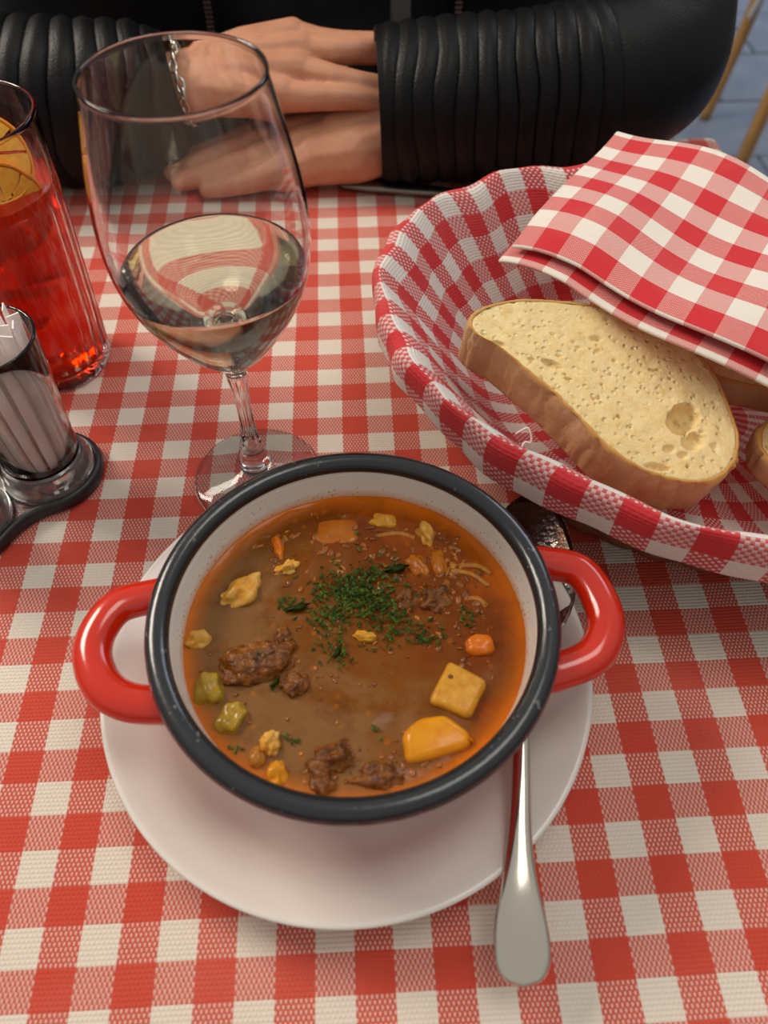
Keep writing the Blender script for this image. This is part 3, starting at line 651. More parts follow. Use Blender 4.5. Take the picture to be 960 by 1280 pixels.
sweep_obj('rubber_rim', [p + Vector((0, 0, 0.0042)) for p in ol], [(0.0026, 0.0040)] * len(ol), M['rubber'], cs, n=14, closed=True)
bm = bmesh.new(); ins = lobes_outline(RL - 0.0036)
up_ = [bm.verts.new((p.x, p.y, 0.0048)) for p in ins]; dn = [bm.verts.new((p.x, p.y, 0.0012)) for p in ins]
bm.faces.new(up_); bm.faces.new(dn[::-1])
for k in range(len(ins)): bm.faces.new((up_[k], dn[k], dn[(k + 1) % len(ins)], up_[(k + 1) % len(ins)]))
bm_obj('tray', bm, M['clear_plastic'], cs, smooth=False)
for c in (L1, L2):
    prof = [(0.0178, .0049), (0.0232, .0049), (0.0222, .0100), (0.0198, .0160), (0.0190, .0190), (0.0183, .0190), (0.0186, .0160), (0.0178, .0100), (0.0178, .0049)]
    o = lathe_obj('ring_collar', prof, M['clear_plastic'], cs, n=64); o.location = c - cc0
tg = thing('toothpick_glass', 'small glass cup filled with paper-wrapped toothpicks', 'glass', (L1.x, L1.y, 0.005))
lathe_obj('cup', [(0, .0002), (.0160, .0002), (.0172, .0012), (.0176, .006), (.0190, .03), (.0212, .06), (.0228, .0830), (.0230, .0845), (.0222, .0852), (.0213, .0842), (.0197, .06), (.0176, .03), (.0160, .0085), (.0145, .0070), (0, .0066)], M['thick_glass'], tg, n=96)
bm = bmesh.new(); prof = [(-.0024, 0), (.0024, 0)]
def toothpick_mesh():
    """flat paper sleeve with a pinched zig-zag end"""
    bm = bmesh.new(); L = 0.080
    for (z0, z1, w0, w1, t0, t1) in [(0, 0.072, .0022, .0022, .0009, .0009), (0.072, L, .0022, .0027, .0009, .0003)]:
        q = [bm.verts.new((sx_ * w0, sy_ * t0, z0)) for sx_, sy_ in ((-1, -1), (1, -1), (1, 1), (-1, 1))]
        r_ = [bm.verts.new((sx_ * w1, sy_ * t1, z1)) for sx_, sy_ in ((-1, -1), (1, -1), (1, 1), (-1, 1))]
        for k in range(4): bm.faces.new((q[k], q[(k + 1) % 4], r_[(k + 1) % 4], r_[k]))
        bm.faces.new(q[::-1]); bm.faces.new(r_)
    return bm
tpm = None; rnd = random.Random(3); cnt = 0; spots = []
for ring_n, ring_r in ((1, 0.0), (6, 0.0049), (11, 0.0090), (14, 0.0128)):
    for k in range(ring_n):
        a_ = 2 * PI * k / ring_n + ring_n; spots.append((ring_r * math.cos(a_), ring_r * math.sin(a_), a_))
for x, y, a_ in spots:
    if tpm is None: o = bm_obj('wrapped_toothpick', toothpick_mesh(), M['paper'], smooth=False); tpm = o
    else: o = tpm.copy(); COL.objects.link(o)
    r_ = math.hypot(x, y); lean = 0.045 * r_ / 0.0128
    o.location = (L1.x + x, L1.y + y, 0.0130 + rnd.uniform(0, .0030)); 
    o.rotation_euler = (Matrix.Rotation(lean, 3, Vector((-math.sin(a_), math.cos(a_), 0))) @ Matrix.Rotation(rnd.uniform(0, PI), 3, 'Z')).to_euler()
    tag(o, 'toothpick in a white paper sleeve standing in the small glass cup', 'toothpick', 'paper-wrapped toothpicks in the glass cup')
sh = thing('spice_shaker', 'glass shaker of brown spice in the second ring of the stand', 'shaker', (L2.x, L2.y, 0.005))
lathe_obj('jar', [(0, .0002), (.0165, .0002), (.0176, .0012), (.0178, .006), (.0185, .03), (.0185, .05), (.0165, .060), (.0150, .064), (.0142, .064), (.0155, .059), (.0172, .05), (.0172, .03), (.0165, .0085), (.015, .0070), (0, .0066)], M['thick_glass'], sh, n=64)
lathe_obj('spice', [(0, .0068), (.0150, .0072), (.0164, .009), (.0171, .03), (.0171, .044), (0, .046)], M['pepper'], sh, n=48)
lathe_obj('cap', [(0, .0745), (.009, .0740), (.0145, .071), (.0165, .066), (.0166, .060), (.0158, .060), (.0156, .065), (0, .070)], M['steel'], sh, n=64)

# ------------------------------------------------------------------ bread basket
BC = Vector((0.1920, -0.2260, 0)); BA, BB, BR = 0.167, 0.129, 0.068
bu = Vector((0.89, -0.46, 0)).normalized(); bv = Vector((0.46, 0.89, 0)).normalized()
def ell(th, k, z, dr_=0.0):
    return BC + bu * ((BA * k + dr_) * math.cos(th)) + bv * ((BB * k + dr_) * math.sin(th)) + Vector((0, 0, z))
bk = thing('bread_basket', 'oval brown wicker basket lined with checked cloth', 'basket', tuple(BC))
NSTK = 42
wall_k = lambda z: 0.70 + 0.26 * (z / 0.060) ** 0.8
for row in range(10):
    z0 = 0.004 + row * 0.0058
    pts = []
    for k in range(NSTK * 6):
        th = 2 * PI * k / (NSTK * 6)
        pts.append(ell(th, wall_k(z0), z0, 0.0022 * math.cos(NSTK / 2 * th + PI * (row % 2)) - 0.001) - BC)
    sweep_obj('woven_strand', pts, [(0.0020, 0.0027)] * len(pts), M['wicker'], bk, n=7, closed=True)
for k in range(NSTK):
    th = 2 * PI * (k + 0.5) / NSTK * 1.0
    sweep_obj('stake', [ell(th, wall_k(z_), z_, -0.001) - BC for z_ in (0.002, 0.02, 0.04, 0.058)], 0.0016, M['wicker'], bk, n=6)
bm = bmesh.new(); vs_ = []
for z_ in (0.0008, 0.006):
    vs_.append([bm.verts.new(ell(2 * PI * k / 64, 0.68, z_) - BC) for k in range(64)])
bm.faces.new(vs_[1]); bm.faces.new(vs_[0][::-1])
for k in range(64): bm.faces.new((vs_[1][k], vs_[0][k], vs_[0][(k + 1) % 64], vs_[1][(k + 1) % 64]))
bm_obj('base', bm, M['wicker'], bk, smooth=False)
# cloth liner draped over the rim
LP = spline([(0.0, 0.0085), (0.45, 0.0090), (0.62, 0.0120), (0.70, 0.0210), (0.79, 0.0370), (0.88, 0.0550), (0.935, 0.0650), (0.970, 0.0695), (0.995, 0.0685), (1.004, 0.0640), (1.003, 0.0570), (0.994, 0.0490)], 6)
arc = [0.0]
for p_, q_ in zip(LP, LP[1:]): arc.append(arc[-1] + math.hypot((q_[0] - p_[0]) * 0.145, q_[1] - p_[1]))
NT = 260
def wr(th, s):
    """gathers: radial puckers, strongest on the wall"""
    g = noise.noise(Vector((math.cos(th) * 4.2, math.sin(th) * 4.2, s * 0.8))) * 0.7 + noise.noise(Vector((math.cos(th) * 9, math.sin(th) * 9, 3 + s * 1.2))) * 0.45 + 0.35 * math.sin(26 * th + 3 * s + 2 * math.sin(th * 3))
    return g + 1.1 * math.exp(-((s - 0.55) / 0.16) ** 2) * math.sin(11 * th + 1.3 * math.sin(2 * th + 1))
def liner_pt(u, v_):
    th = 2 * PI * u; i = v_ * (len(LP) - 1); i0 = min(int(i), len(LP) - 2); t = i - i0
    k = LP[i0][0] * (1 - t) + LP[i0 + 1][0] * t; z = LP[i0][1] * (1 - t) + LP[i0 + 1][1] * t
    amp = max(0, min(1, (k - 0.55) / 0.3)); g = wr(th, v_)
    hem = max(0, v_ - 0.80) / 0.2
    z2 = z + hem * 0.006 * noise.noise(Vector((math.cos(th) * 2.1, math.sin(th) * 2.1, 9))) + 0.0012 * amp * g
    return ell(th, max(0.004, k), z2, 0.0026 * amp * g)
def liner_uv(u, v_):
    i = v_ * (len(LP) - 1); i0 = min(int(i), len(LP) - 2); t = i - i0
    s = arc[i0] * (1 - t) + arc[i0 + 1] * t; th = 2 * PI * u
    return (u * 0.0126 * 2 * 36, s - 0.0048)
ln = grid_obj('basket_liner', liner_pt, NT, 100, M['liner'], uv=liner_uv, thick=0.0012)
tag(ln, 'gathered red and white gingham cloth lining the wicker basket', 'cloth')
th_ = sweep_obj('loose_thread', spline([(0.0935, -0.2700, .0420), (0.0985, -0.2705, .0460), (0.1000, -0.2745, .0410), (0.0965, -0.2745, .040), (0.0930, -0.2830, .032), (0.0895, -0.2900, .026)], 8), 0.00045, M['paper'], ln, n=6)

# ------------------------------------------------------------------ bread
def bread(name, label, outline, frame, thick, holes, seed, inset=0.955):
    """outline: face polygon in the slice's own plane. frame: (origin, e1, e2, n)"""
    o0, e1, e2, n_ = [Vector(q) for q in frame]
    t = thing(name, label, 'bread', tuple(o0))
    rot = Matrix((e1, e2, n_)).transposed().to_4x4(); t.matrix_world = Matrix.Translation(o0) @ rot
    pts = spline([(x, y, 0) for x, y in outline], 16, closed=True)
    # resample evenly
    import itertools
    P = [Vector(p) for p in pts]; c = sum(P, Vector()) / len(P); n = len(P)
    rough = [1 + 0.006 * noise.noise(Vector((p.x * 260, p.y * 260, seed))) for p in P]
    P = [c + (p - c) * r for p, r in zip(P, rough)]
    def dent(x, y):
        d = 0
        for hx, hy, ra, rb, an, dep in holes:
            dx, dy = x - hx, y - hy; u_ = (dx * math.cos(an) + dy * math.sin(an)) / ra; w_ = (-dx * math.sin(an) + dy * math.cos(an)) / rb
            q = u_ * u_ + w_ * w_ + 0.22 * noise.noise(Vector((x * 500, y * 500, seed + 5)))
            if q < 1: d = min(d, -dep * (1 - q) ** 0.36)
        f1 = noise.noise(Vector((x * 420, y * 420, seed)))
        if f1 > 0.42: d -= (f1 - 0.42) * 0.0050
        return d + 0.0005 * noise.noise(Vector((x * 120, y * 120, seed + 2)))
    verts, faces = [c.copy()], []
    verts[0].z = dent(c.x, c.y); NRING = 72
    for i in range(1, NRING + 1):
        k = i / NRING * inset
        for p in P:
            ke = i / NRING * (1 + (inset + 0.008 - 1) / max(0.6, min((p - c).length / 0.05, 1.6)))
            q = c + (p - c) * ke; verts.append(Vector((q.x, q.y, dent(q.x, q.y) * min(1, (1.02 - i / NRING) * 12) - (0.0006 if i == NRING else 0))))
    for j in range(n): faces.append((0, 1 + j, 1 + (j + 1) % n))
    for i in range(NRING - 1):
        for j in range(n):
            a_, b_ = 1 + i * n, 1 + (i + 1) * n; faces.append((a_ + j, b_ + j, b_ + (j + 1) % n, a_ + (j + 1) % n))
    # underside
    base = len(verts)
    for j in range(n): verts.append(c + (P[j] - c) * inset + Vector((0, 0, -thick)))
    cb = len(verts); verts.append(c + Vector((0, 0, -thick)))
    top = 1 + (NRING - 1) * n
    for j in range(n):
        j2 = (j + 1) % n; faces.append((top + j, base + j, base + j2, top + j2)); faces.append((cb, base + j2, base + j))
    mesh_from('crumb', verts, faces, M['crumb'], t)
    # crust band
    prof = [(inset - 0.004, 0.0001), (0.968, 0.0005), (0.982, 0.0001), (0.993, -0.0009), (1.0, -0.0026), (1.004, -thick * 0.35), (1.004, -thick * 0.65), (1.0, -thick + .002), (0.99, -thick + .0004), (inset - .004, -thick - .0002)]
    verts, faces = [], []
    for r_, z_ in prof:
        for j, p in enumerate(P):
            d = (p - c); sc = d.length / 0.05
            cut = 0
            ar = j / n * 34 + 0.9 * noise.noise(Vector((z_ * 160, j / n * 9, seed + 3))); fr_ = abs(ar - round(ar)); idc = round(ar)
            crack = 0.034 * max(0, 1 - fr_ / 0.22) * (1 if (idc * 7919 + seed) % 5 < 3 else 0)
            step = 0.010 * ((idc * 31 + seed) % 3 - 1)
            wob_ = -crack + step + 0.012 * noise.noise(Vector((p.x * 45, p.y * 45, z_ * 90 + seed))) if r_ > 0.99 else 0
            q = c + d * (1 + (r_ - 1 + wob_) / max(0.6, min(sc, 1.6))); verts.append(Vector((q.x, q.y, z_ + 0.0005 * noise.noise(Vector((p.x * 300, p.y * 300, seed))))))
    for i in range(len(prof) - 1):
        for j in range(n):
            j2 = (j + 1) % n; faces.append((i * n + j, (i + 1) * n + j, (i + 1) * n + j2, i * n + j2))
    o = mesh_from('crust', verts, faces, M['crust'], t)
    o.data.materials.append(M['crust_edge'])
    for pi, pl in enumerate(o.data.polygons):
        if pi // n < 3: pl.material_index = 1
    return t
face = [(-0.0629, 0.0157), (-0.061, 0.0214), (-0.0525, 0.0267), (-0.0375, 0.03), (-0.0116, 0.0288), (0.0136, 0.0228), (0.0306, 0.0132), (0.0412, 0.0011), (0.0473, -0.0135), (0.0497, -0.0277), (0.0505, -0.0415), (0.0475, -0.0518), (0.0436, -0.0570), (0.0386, -0.0612), (0.0296, -0.0640), (0.018, -0.063), (0.0036, -0.0575), (-0.0084, -0.0476), (-0.017, -0.0361), (-0.0289, -0.0204), (-0.0413, -0.0062), (-0.051, 0.0043), (-0.0594, 0.0102)]
holes = [(0.0270, -0.0330, 0.0088, 0.0062, 0.85, 0.0095), (0.0290, -0.0440, 0.0052, 0.0040, 0.5, 0.0045), (0.0180, -0.0475, 0.0028, 0.0018, 0.2, 0.002), (0.0235, -0.0505, 0.0025, 0.0016, 0.2, 0.002), (0.0115, -0.0560, 0.0055, 0.0018, -0.15, 0.0025),
         (-0.0270, -0.0053, 0.0048, 0.0020, -0.5, 0.0025), (-0.0054, 0.0080, 0.0026, 0.0014, 0, 0.002), (-0.0495, 0.0050, 0.0028, 0.0016, -0.3, 0.002), (-0.0360, -0.0030, 0.0016, 0.0011, 0, 0.0015), (-0.0055, 0.0015, 0.0018, 0.001, 0, 0.0012), (0.0380, -0.0470, 0.0028, 0.0010, 1.2, 0.0015), (-0.021, -0.013, 0.0014, 0.001, 0, .0012)]
e1, e2, nn = (0.9988, 0, -0.0499), (0.0121, 0.9702, 0.2419), (0.0485, -0.2423, 0.969)
bread('bread_slice', 'thick white bread slice with large air holes and floury crust', face, ((0.135, -0.25, 0.07), e1, e2, nn), 0.0275, holes, 3)
small = [(-0.052, -0.012), (-0.048, 0.012), (-0.02, 0.026), (0.015, 0.028), (0.045, 0.018), (0.055, 0.0), (0.045, -0.02), (0.01, -0.028), (-0.03, -0.026)]
def fr(loc, rx, ry, rz):
    m = Matrix.Rotation(rz, 3, 'Z') @ Matrix.Rotation(rx, 3, 'X') @ Matrix.Rotation(ry, 3, 'Y'); return (loc, m.col[0], m.col[1], m.col[2])
bread('bread_slice', 'bread slice half hidden beneath the folded napkin', small, fr((0.2250, -0.2330, 0.054), 0.10, 0.0, -0.35), 0.015, [(0.0, 0.0, .003, .002, 0, .002)], 9)
bread('bread_slice', 'bread slice lying near the right wall of the basket', [(x * 0.85, y * 0.85) for x, y in small], fr((0.2400, -0.2990, 0.050), 0.12, 0.0, -0.46), 0.015, [(0.0, 0.0, .003, .002, 0, .002)], 15)

# ------------------------------------------------------------------ folded napkin
C2 = Vector((0.0969, -0.1908, 0.0840)); C1 = Vector((0.1716, -0.0885, 0.0850)); av = C1 - C2; La = av.length; an_ = av.normalized()
bn = Vector((0.62, -0.78, 0.0)).normalized(); Lbn = 0.185
def nap_z(s, t):
    """height of the pile under the napkin"""
    hump = 0.0040 * math.sin(PI * min(1, max(0, t * 1.05))) ** 0.8
    droop = -0.022 * max(0, (t - 0.80) / 0.2) ** 2
    fold = 0.0030 * math.sin(5.2 * s + 6.5 * t) * (0.3 + s * 0.7) + 0.0020 * math.sin(11 * t - 3 * s + 1)
    tip = -0.004 * max(0, 1 - t * 5) * (1 - s)
    return hump + droop + fold + tip
gap = 0.0062
def nap_pt(u, v_):
    # u: along the folded path (bottom layer out, fold, top layer back); v: along the napkin's length
    tot = 2 * La + PI * gap / 2; s = u * tot; t = v_
    if s < La: q, lay, ex = s / La, 0.0, 0.0        # bottom layer, near edge to far fold
    elif s < La + PI * gap / 2:
        ang = (s - La) / (gap / 2); q, lay, ex = 1.0, (1 - math.cos(ang)) / 2, math.sin(ang) * gap / 2
    else: q, lay, ex = 1 - (s - La - PI * gap / 2) / La, 1.0, 0.0
    drop = 0.006 * (1 - q) ** 2 * (1 - lay)
    p = C2 + an_ * (q * La + ex) + bn * (t * Lbn) + an_ * (-0.006 * (1 - q) * (1 - lay)) + bn * (-0.004 * (1 - lay) * (1 - q))
    p += an_ * ((0.004 * math.sin(7 * t + 1) + 0.026 * t) * (1 - q))
    edge = 1 - 0.55 * max(0, 1 - (1 - q) * 0 - q * 6) if lay > 0.5 else 1.0
    p.z += nap_z(q, t) - 0.001 + gap * (lay * edge) - drop * 0.6
    return p
def nap_uv(u, v_):
    return (u * (2 * La + PI * gap / 2) + 0.010, v_ * Lbn + 0.003)
npk = grid_obj('napkin', nap_pt, 150, 90, M['napkin'], uv=nap_uv, thick=0.0014)
tag(npk, 'folded red and white checked napkin laid over the bread', 'napkin')

# ------------------------------------------------------------------ table knife by the sleeve
M['dull_steel'] = plain('dull_steel', (0.22, 0.20, 0.17), 0.35, 1.0)
kn = thing('table_knife', 'steel table knife lying on the cloth beside the black sleeve', 'knife', (0.0184, 0.0118, 0))
kd = Vector((0.0896, -0.0217, 0)).normalized()
sweep_obj('handle', [kd * s + Vector((0, 0, .0040)) for s in (-0.004, 0.0, 0.01, 0.03, 0.06, 0.085)], [(.003, .0015), (.0062, .0032), (.0072, .0036), (.0068, .0036), (.0055, .0034), (.0045, .003)], M['dull_steel'], kn, n=16)
sweep_obj('blade', [kd * s + Vector((0, 0, .0030)) for s in (0.084, 0.10, 0.15, 0.185, 0.195)], [(.0045, .0018), (.0085, .0010), (.0095, .0009), (.0075, .0008), (.002, .0006)], M['dull_steel'], kn, n=12)

# ------------------------------------------------------------------ person: skin mesh (hands, arms, trunk), black jacket over it
def chain_spheres(bm, pts, sub=2):
    """pts: (x,y,z,r); packs spheres along the chain"""
    for (a_, b_) in zip(pts, pts[1:]):
        d = (Vector(b_[:3]) - Vector(a_[:3])).length; n = max(2, int(d / (min(a_[3], b_[3]) * 0.28)))
        for k in range(n + 1):
            t = k / n; p = Vector(a_[:3]).lerp(Vector(b_[:3]), t); r_ = a_[3] * (1 - t) + b_[3] * t
            bmesh.ops.create_icosphere(bm, subdivisions=sub, radius=r_, matrix=Matrix.Translation(p))
def remeshed(chains, voxel, smooth_it=6):
    bm = bmesh.new()
    for c in chains: chain_spheres(bm, c)
    me = bpy.data.meshes.new('tmp'); bm.to_mesh(me); bm.free()
    o = bpy.data.objects.new('tmp', me); COL.objects.link(o)
    md = o.modifiers.new('r', 'REMESH'); md.mode = 'VOXEL'; md.voxel_size = voxel
    ms = o.modifiers.new('s', 'SMOOTH'); ms.factor = 0.5; ms.iterations = smooth_it
    dg = bpy.context.evaluated_depsgraph_get(); dg.update()
    res = bpy.data.meshes.new_from_object(o.evaluated_get(dg)); bpy.data.objects.remove(o); return res
# right hand (laid on top), coming from the viewer's left
Wr = (-0.0827, 0.0520, 0.0560)
rh = [
    [(-0.285, 0.062, 0.062, 0.034), (-0.20, 0.045, 0.054, 0.030), (-0.13, 0.0480, 0.054, 0.0235), (-0.095, 0.0520, 0.0550, 0.0200), (-0.0700, 0.0560, 0.0580, 0.0195)],
    [(-0.100, 0.0640, 0.0560, 0.0150), (-0.0700, 0.0680, 0.0580, 0.0165)], [(-0.100, 0.0390, 0.0550, 0.0150), (-0.0720, 0.0420, 0.0560, 0.0165)],
    # metacarpals
    [(-0.0720, 0.0680, 0.0600, 0.0165), (-0.0450, 0.0790, 0.0660, 0.0150), (-0.0135, 0.0880, 0.0700, 0.0125)],
    [(-0.0720, 0.0580, 0.0600, 0.0165), (-0.0400, 0.0640, 0.0660, 0.0150), (-0.0050, 0.0680, 0.0690, 0.0125)],
    [(-0.0720, 0.0480, 0.0590, 0.0165), (-0.0420, 0.0470, 0.0630, 0.0145), (-0.0080, 0.0480, 0.0650, 0.0118)],
    [(-0.0720, 0.0430, 0.0570, 0.0165), (-0.0480, 0.0340, 0.0580, 0.0140), (-0.0190, 0.0290, 0.0580, 0.0112)],
    # fingers
    [(-0.0135, 0.0880, 0.0690, 0.0120), (0.0060, 0.0815, 0.0690, 0.0092), (0.0220, 0.0790, 0.0680, 0.0088), (0.0420, 0.0800, 0.0670, 0.0084), (0.0580, 0.0810, 0.0600, 0.0076)],
    [(-0.0050, 0.0680, 0.0680, 0.0120), (0.0170, 0.0620, 0.0700, 0.0095), (0.0310, 0.0630, 0.0700, 0.0090), (0.0470, 0.0670, 0.0670, 0.0084), (0.0600, 0.0690, 0.0600, 0.0076)],
    [(-0.0080, 0.0480, 0.0640, 0.0112), (0.0150, 0.0390, 0.0630, 0.0088), (0.0320, 0.0360, 0.0600, 0.0084), (0.0500, 0.0360, 0.0570, 0.0078), (0.0600, 0.0370, 0.0530, 0.0072)],
    [(-0.0190, 0.0290, 0.0570, 0.0108), (0.0060, 0.0250, 0.0570, 0.0085), (0.0240, 0.0260, 0.0560, 0.0080), (0.0430, 0.0270, 0.0530, 0.0072)],
    # thumb, tucked behind towards the body
    [(-0.0720, 0.0700, 0.0560, 0.0150), (-0.0480, 0.0900, 0.0520, 0.0135), (-0.0250, 0.1030, 0.0460, 0.0115), (-0.0020, 0.1080, 0.0400, 0.0098), (0.0180, 0.1080, 0.0360, 0.0085)]]
lh = [
    [(0.225, 0.050, 0.062, 0.033), (0.15, 0.0330, 0.047, 0.029), (0.085, 0.0290, 0.037, 0.0245), (0.0420, 0.0300, 0.0290, 0.0225), (0.0180, 0.0310, 0.0260, 0.0215)],
    [(0.0600, 0.0190, 0.0290, 0.0180), (0.0300, 0.0150, 0.0240, 0.0205), (0.0000, 0.0145, 0.0205, 0.0180)],
    [(0.0600, 0.0420, 0.0300, 0.0170), (0.0200, 0.0460, 0.0260, 0.0190)],
    # metacarpals
    [(0.0200, 0.0460, 0.0260, 0.0190), (-0.0080, 0.0500, 0.0240, 0.0165), (-0.0350, 0.0530, 0.0215, 0.0120)],
    [(0.0180, 0.0360, 0.0260, 0.0190), (-0.0100, 0.0370, 0.0240, 0.0165), (-0.0390, 0.0370, 0.0215, 0.0120)],
    [(0.0160, 0.0260, 0.0250, 0.0190), (-0.0090, 0.0240, 0.0225, 0.0165), (-0.0360, 0.0215, 0.0195, 0.0115)],
    [(0.0120, 0.0170, 0.0220, 0.0190), (-0.0060, 0.0120, 0.0190, 0.0160), (-0.0270, 0.0080, 0.0160, 0.0108)],
    # fingers
    [(-0.0350, 0.0530, 0.0210, 0.0115), (-0.0600, 0.0490, 0.0160, 0.0092), (-0.0800, 0.0450, 0.0115, 0.0084), (-0.0960, 0.0420, 0.0090, 0.0074)],
    [(-0.0390, 0.0370, 0.0210, 0.0115), (-0.0670, 0.0330, 0.0165, 0.0094), (-0.0890, 0.0290, 0.0110, 0.0085), (-0.1060, 0.0270, 0.0088, 0.0074)],
    [(-0.0360, 0.0215, 0.0190, 0.0110), (-0.0620, 0.0180, 0.0150, 0.0092), (-0.0830, 0.0150, 0.0108, 0.0083), (-0.0990, 0.0140, 0.0085, 0.0073)],
    [(-0.0270, 0.0080, 0.0155, 0.0104), (-0.0480, 0.0050, 0.0120, 0.0085), (-0.0640, 0.0040, 0.0095, 0.0078), (-0.0770, 0.0040, 0.0080, 0.0068)],
    # thumb towards the body
    [(0.0250, 0.0500, 0.0260, 0.0165), (0.0050, 0.0680, 0.0230, 0.0130), (-0.0150, 0.0780, 0.0190, 0.0108), (-0.0360, 0.0800, 0.0140, 0.0090)]]
trunk = [[(0.03, 0.33, -0.26, 0.135), (0.03, 0.33, -0.10, 0.120), (0.03, 0.33, 0.10, 0.125), (0.03, 0.33, 0.24, 0.115)], [(-0.03, 0.33, -0.26, 0.125), (-0.04, 0.33, 0.0, 0.11), (-0.05, 0.33, 0.22, 0.11)], [(0.09, 0.33, -0.26, 0.125), (0.10, 0.33, 0.0, 0.11), (0.11, 0.33, 0.22, 0.11)],
         [(0.03, 0.34, 0.30, 0.07), (0.03, 0.335, 0.42, 0.056)],
         [(-0.12, 0.34, 0.29, 0.062), (0.18, 0.34, 0.29, 0.062)],
         [(-0.12, 0.34, 0.29, 0.058), (-0.22, 0.26, 0.205, 0.046), (-0.298, 0.18, 0.14, 0.042), (-0.318, 0.10, 0.085, 0.037), (-0.285, 0.062, 0.062, 0.034)],
         [(0.18, 0.34, 0.29, 0.058), (0.222, 0.25, 0.205, 0.046), (0.243, 0.16, 0.130, 0.042), (0.240, 0.085, 0.077, 0.037), (0.215, 0.045, 0.060, 0.034)],
         [(-0.05, 0.30, -0.24, 0.085), (-0.09, 0.02, -0.23, 0.066), (-0.10, -0.08, -0.24, 0.056), (-0.10, -0.05, -0.45, 0.050), (-0.10, 0.0, -0.66, 0.038), (-0.10, -0.07, -0.715, 0.032)],
         [(0.11, 0.30, -0.24, 0.085), (0.15, 0.02, -0.23, 0.066), (0.16, -0.08, -0.24, 0.056), (0.16, -0.05, -0.45, 0.050), (0.16, 0.0, -0.66, 0.038), (0.16, -0.07, -0.715, 0.032)]]
bm = bmesh.new()
for mm in (remeshed(rh, 0.0014, 3), remeshed(lh, 0.0014, 4), remeshed(trunk, 0.009, 4)): bm.from_mesh(mm)
person = bm_obj('person', bm, M['skin'])
tag(person, 'person in a black leather jacket sitting with hands crossed on the table', 'person')
# trousers: skin below the waist is clothed, so a looser shell on the legs
bmt = remeshed([[(q[0], q[1], q[2], q[3] + 0.008) for q in ch] for ch in trunk[7:]] + [[(0.03, 0.33, -0.27, 0.145), (0.03, 0.33, -0.17, 0.133)], [(-0.03, 0.33, -0.27, 0.135), (-0.03, 0.33, -0.17, 0.122)], [(0.09, 0.33, -0.27, 0.135), (0.09, 0.33, -0.17, 0.122)]], 0.010, 4)
o = link_mesh('trousers', bmt, M['black_cloth'], person)
# shirt (front panel seen between the open jacket halves)
bms = remeshed([[(q[0], q[1], q[2], q[3] + 0.012) for q in ch] for ch in trunk[:3]] + [[(0.03, 0.34, 0.28, 0.085), (0.03, 0.34, 0.33, 0.075)]], 0.008, 8)
link_mesh('shirt', bms, M['black_cloth'], person)
# jacket body: shell around the trunk, open at the front
def jacket_pt(u, v_):
    z = -0.22 + 0.54 * v_
    a0 = 0.33 + 0.03 * (1 - v_); ang = -PI / 2 + a0 + (2 * PI - 2 * a0) * u
    rx = 0.235 + 0.012 * math.sin(v_ * PI) - 0.06 * max(0, (v_ - 0.8) / 0.2) ** 2; ry = 0.158 - 0.04 * max(0, (v_ - 0.8) / 0.2) ** 2
    r_ = 1 + 0.022 * noise.noise(Vector((math.cos(ang) * 3, math.sin(ang) * 3, z * 9)))
    kx = 1.32 if math.cos(ang) < -0.45 else 1 + 0.32 * max(0, -math.cos(ang)) / 0.45
    return Vector((0.026 + rx * r_ * (1 + (kx - 1) * (1 - 0.0)) * math.cos(ang), 0.335 + ry * r_ * math.sin(ang), z))
jk = grid_obj('jacket', jacket_pt, 90, 50, M['leather'], person, thick=0.004)
for u_ in (0.004, 0.996):
    pts = [jacket_pt(u_, k / 60) + Vector((0, -0.003, 0)) for k in range(61)]
    bm = bmesh.new(); ps = [Vector(p) for p in pts]; d_ = 0.0
    tot = [0]
    for p_, q_ in zip(ps, ps[1:]): tot.append(tot[-1] + (q_ - p_).length)
    s = 0.0; i = 0
    while s < tot[-1]:
        while tot[i + 1] < s: i += 1
        t = (s - tot[i]) / (tot[i + 1] - tot[i]); p = ps[i].lerp(ps[i + 1], t)
        vs = bmesh.ops.create_cube(bm, size=1)['verts']; bmesh.ops.scale(bm, vec=(0.0055, 0.0028, 0.0017), verts=vs); bmesh.ops.translate(bm, vec=p, verts=vs); s += 0.0034
    bm_obj('zipper', bm, M['zip'], jk, smooth=False)
sweep_obj('lining_strip', [(0.068, 0.168, z_) for z_ in (-0.05, 0.0, 0.05, 0.10, 0.15)], [(0.008, 0.003)] * 5, M['grey_cloth'], jk, n=10, ref=(0, 1, 0))
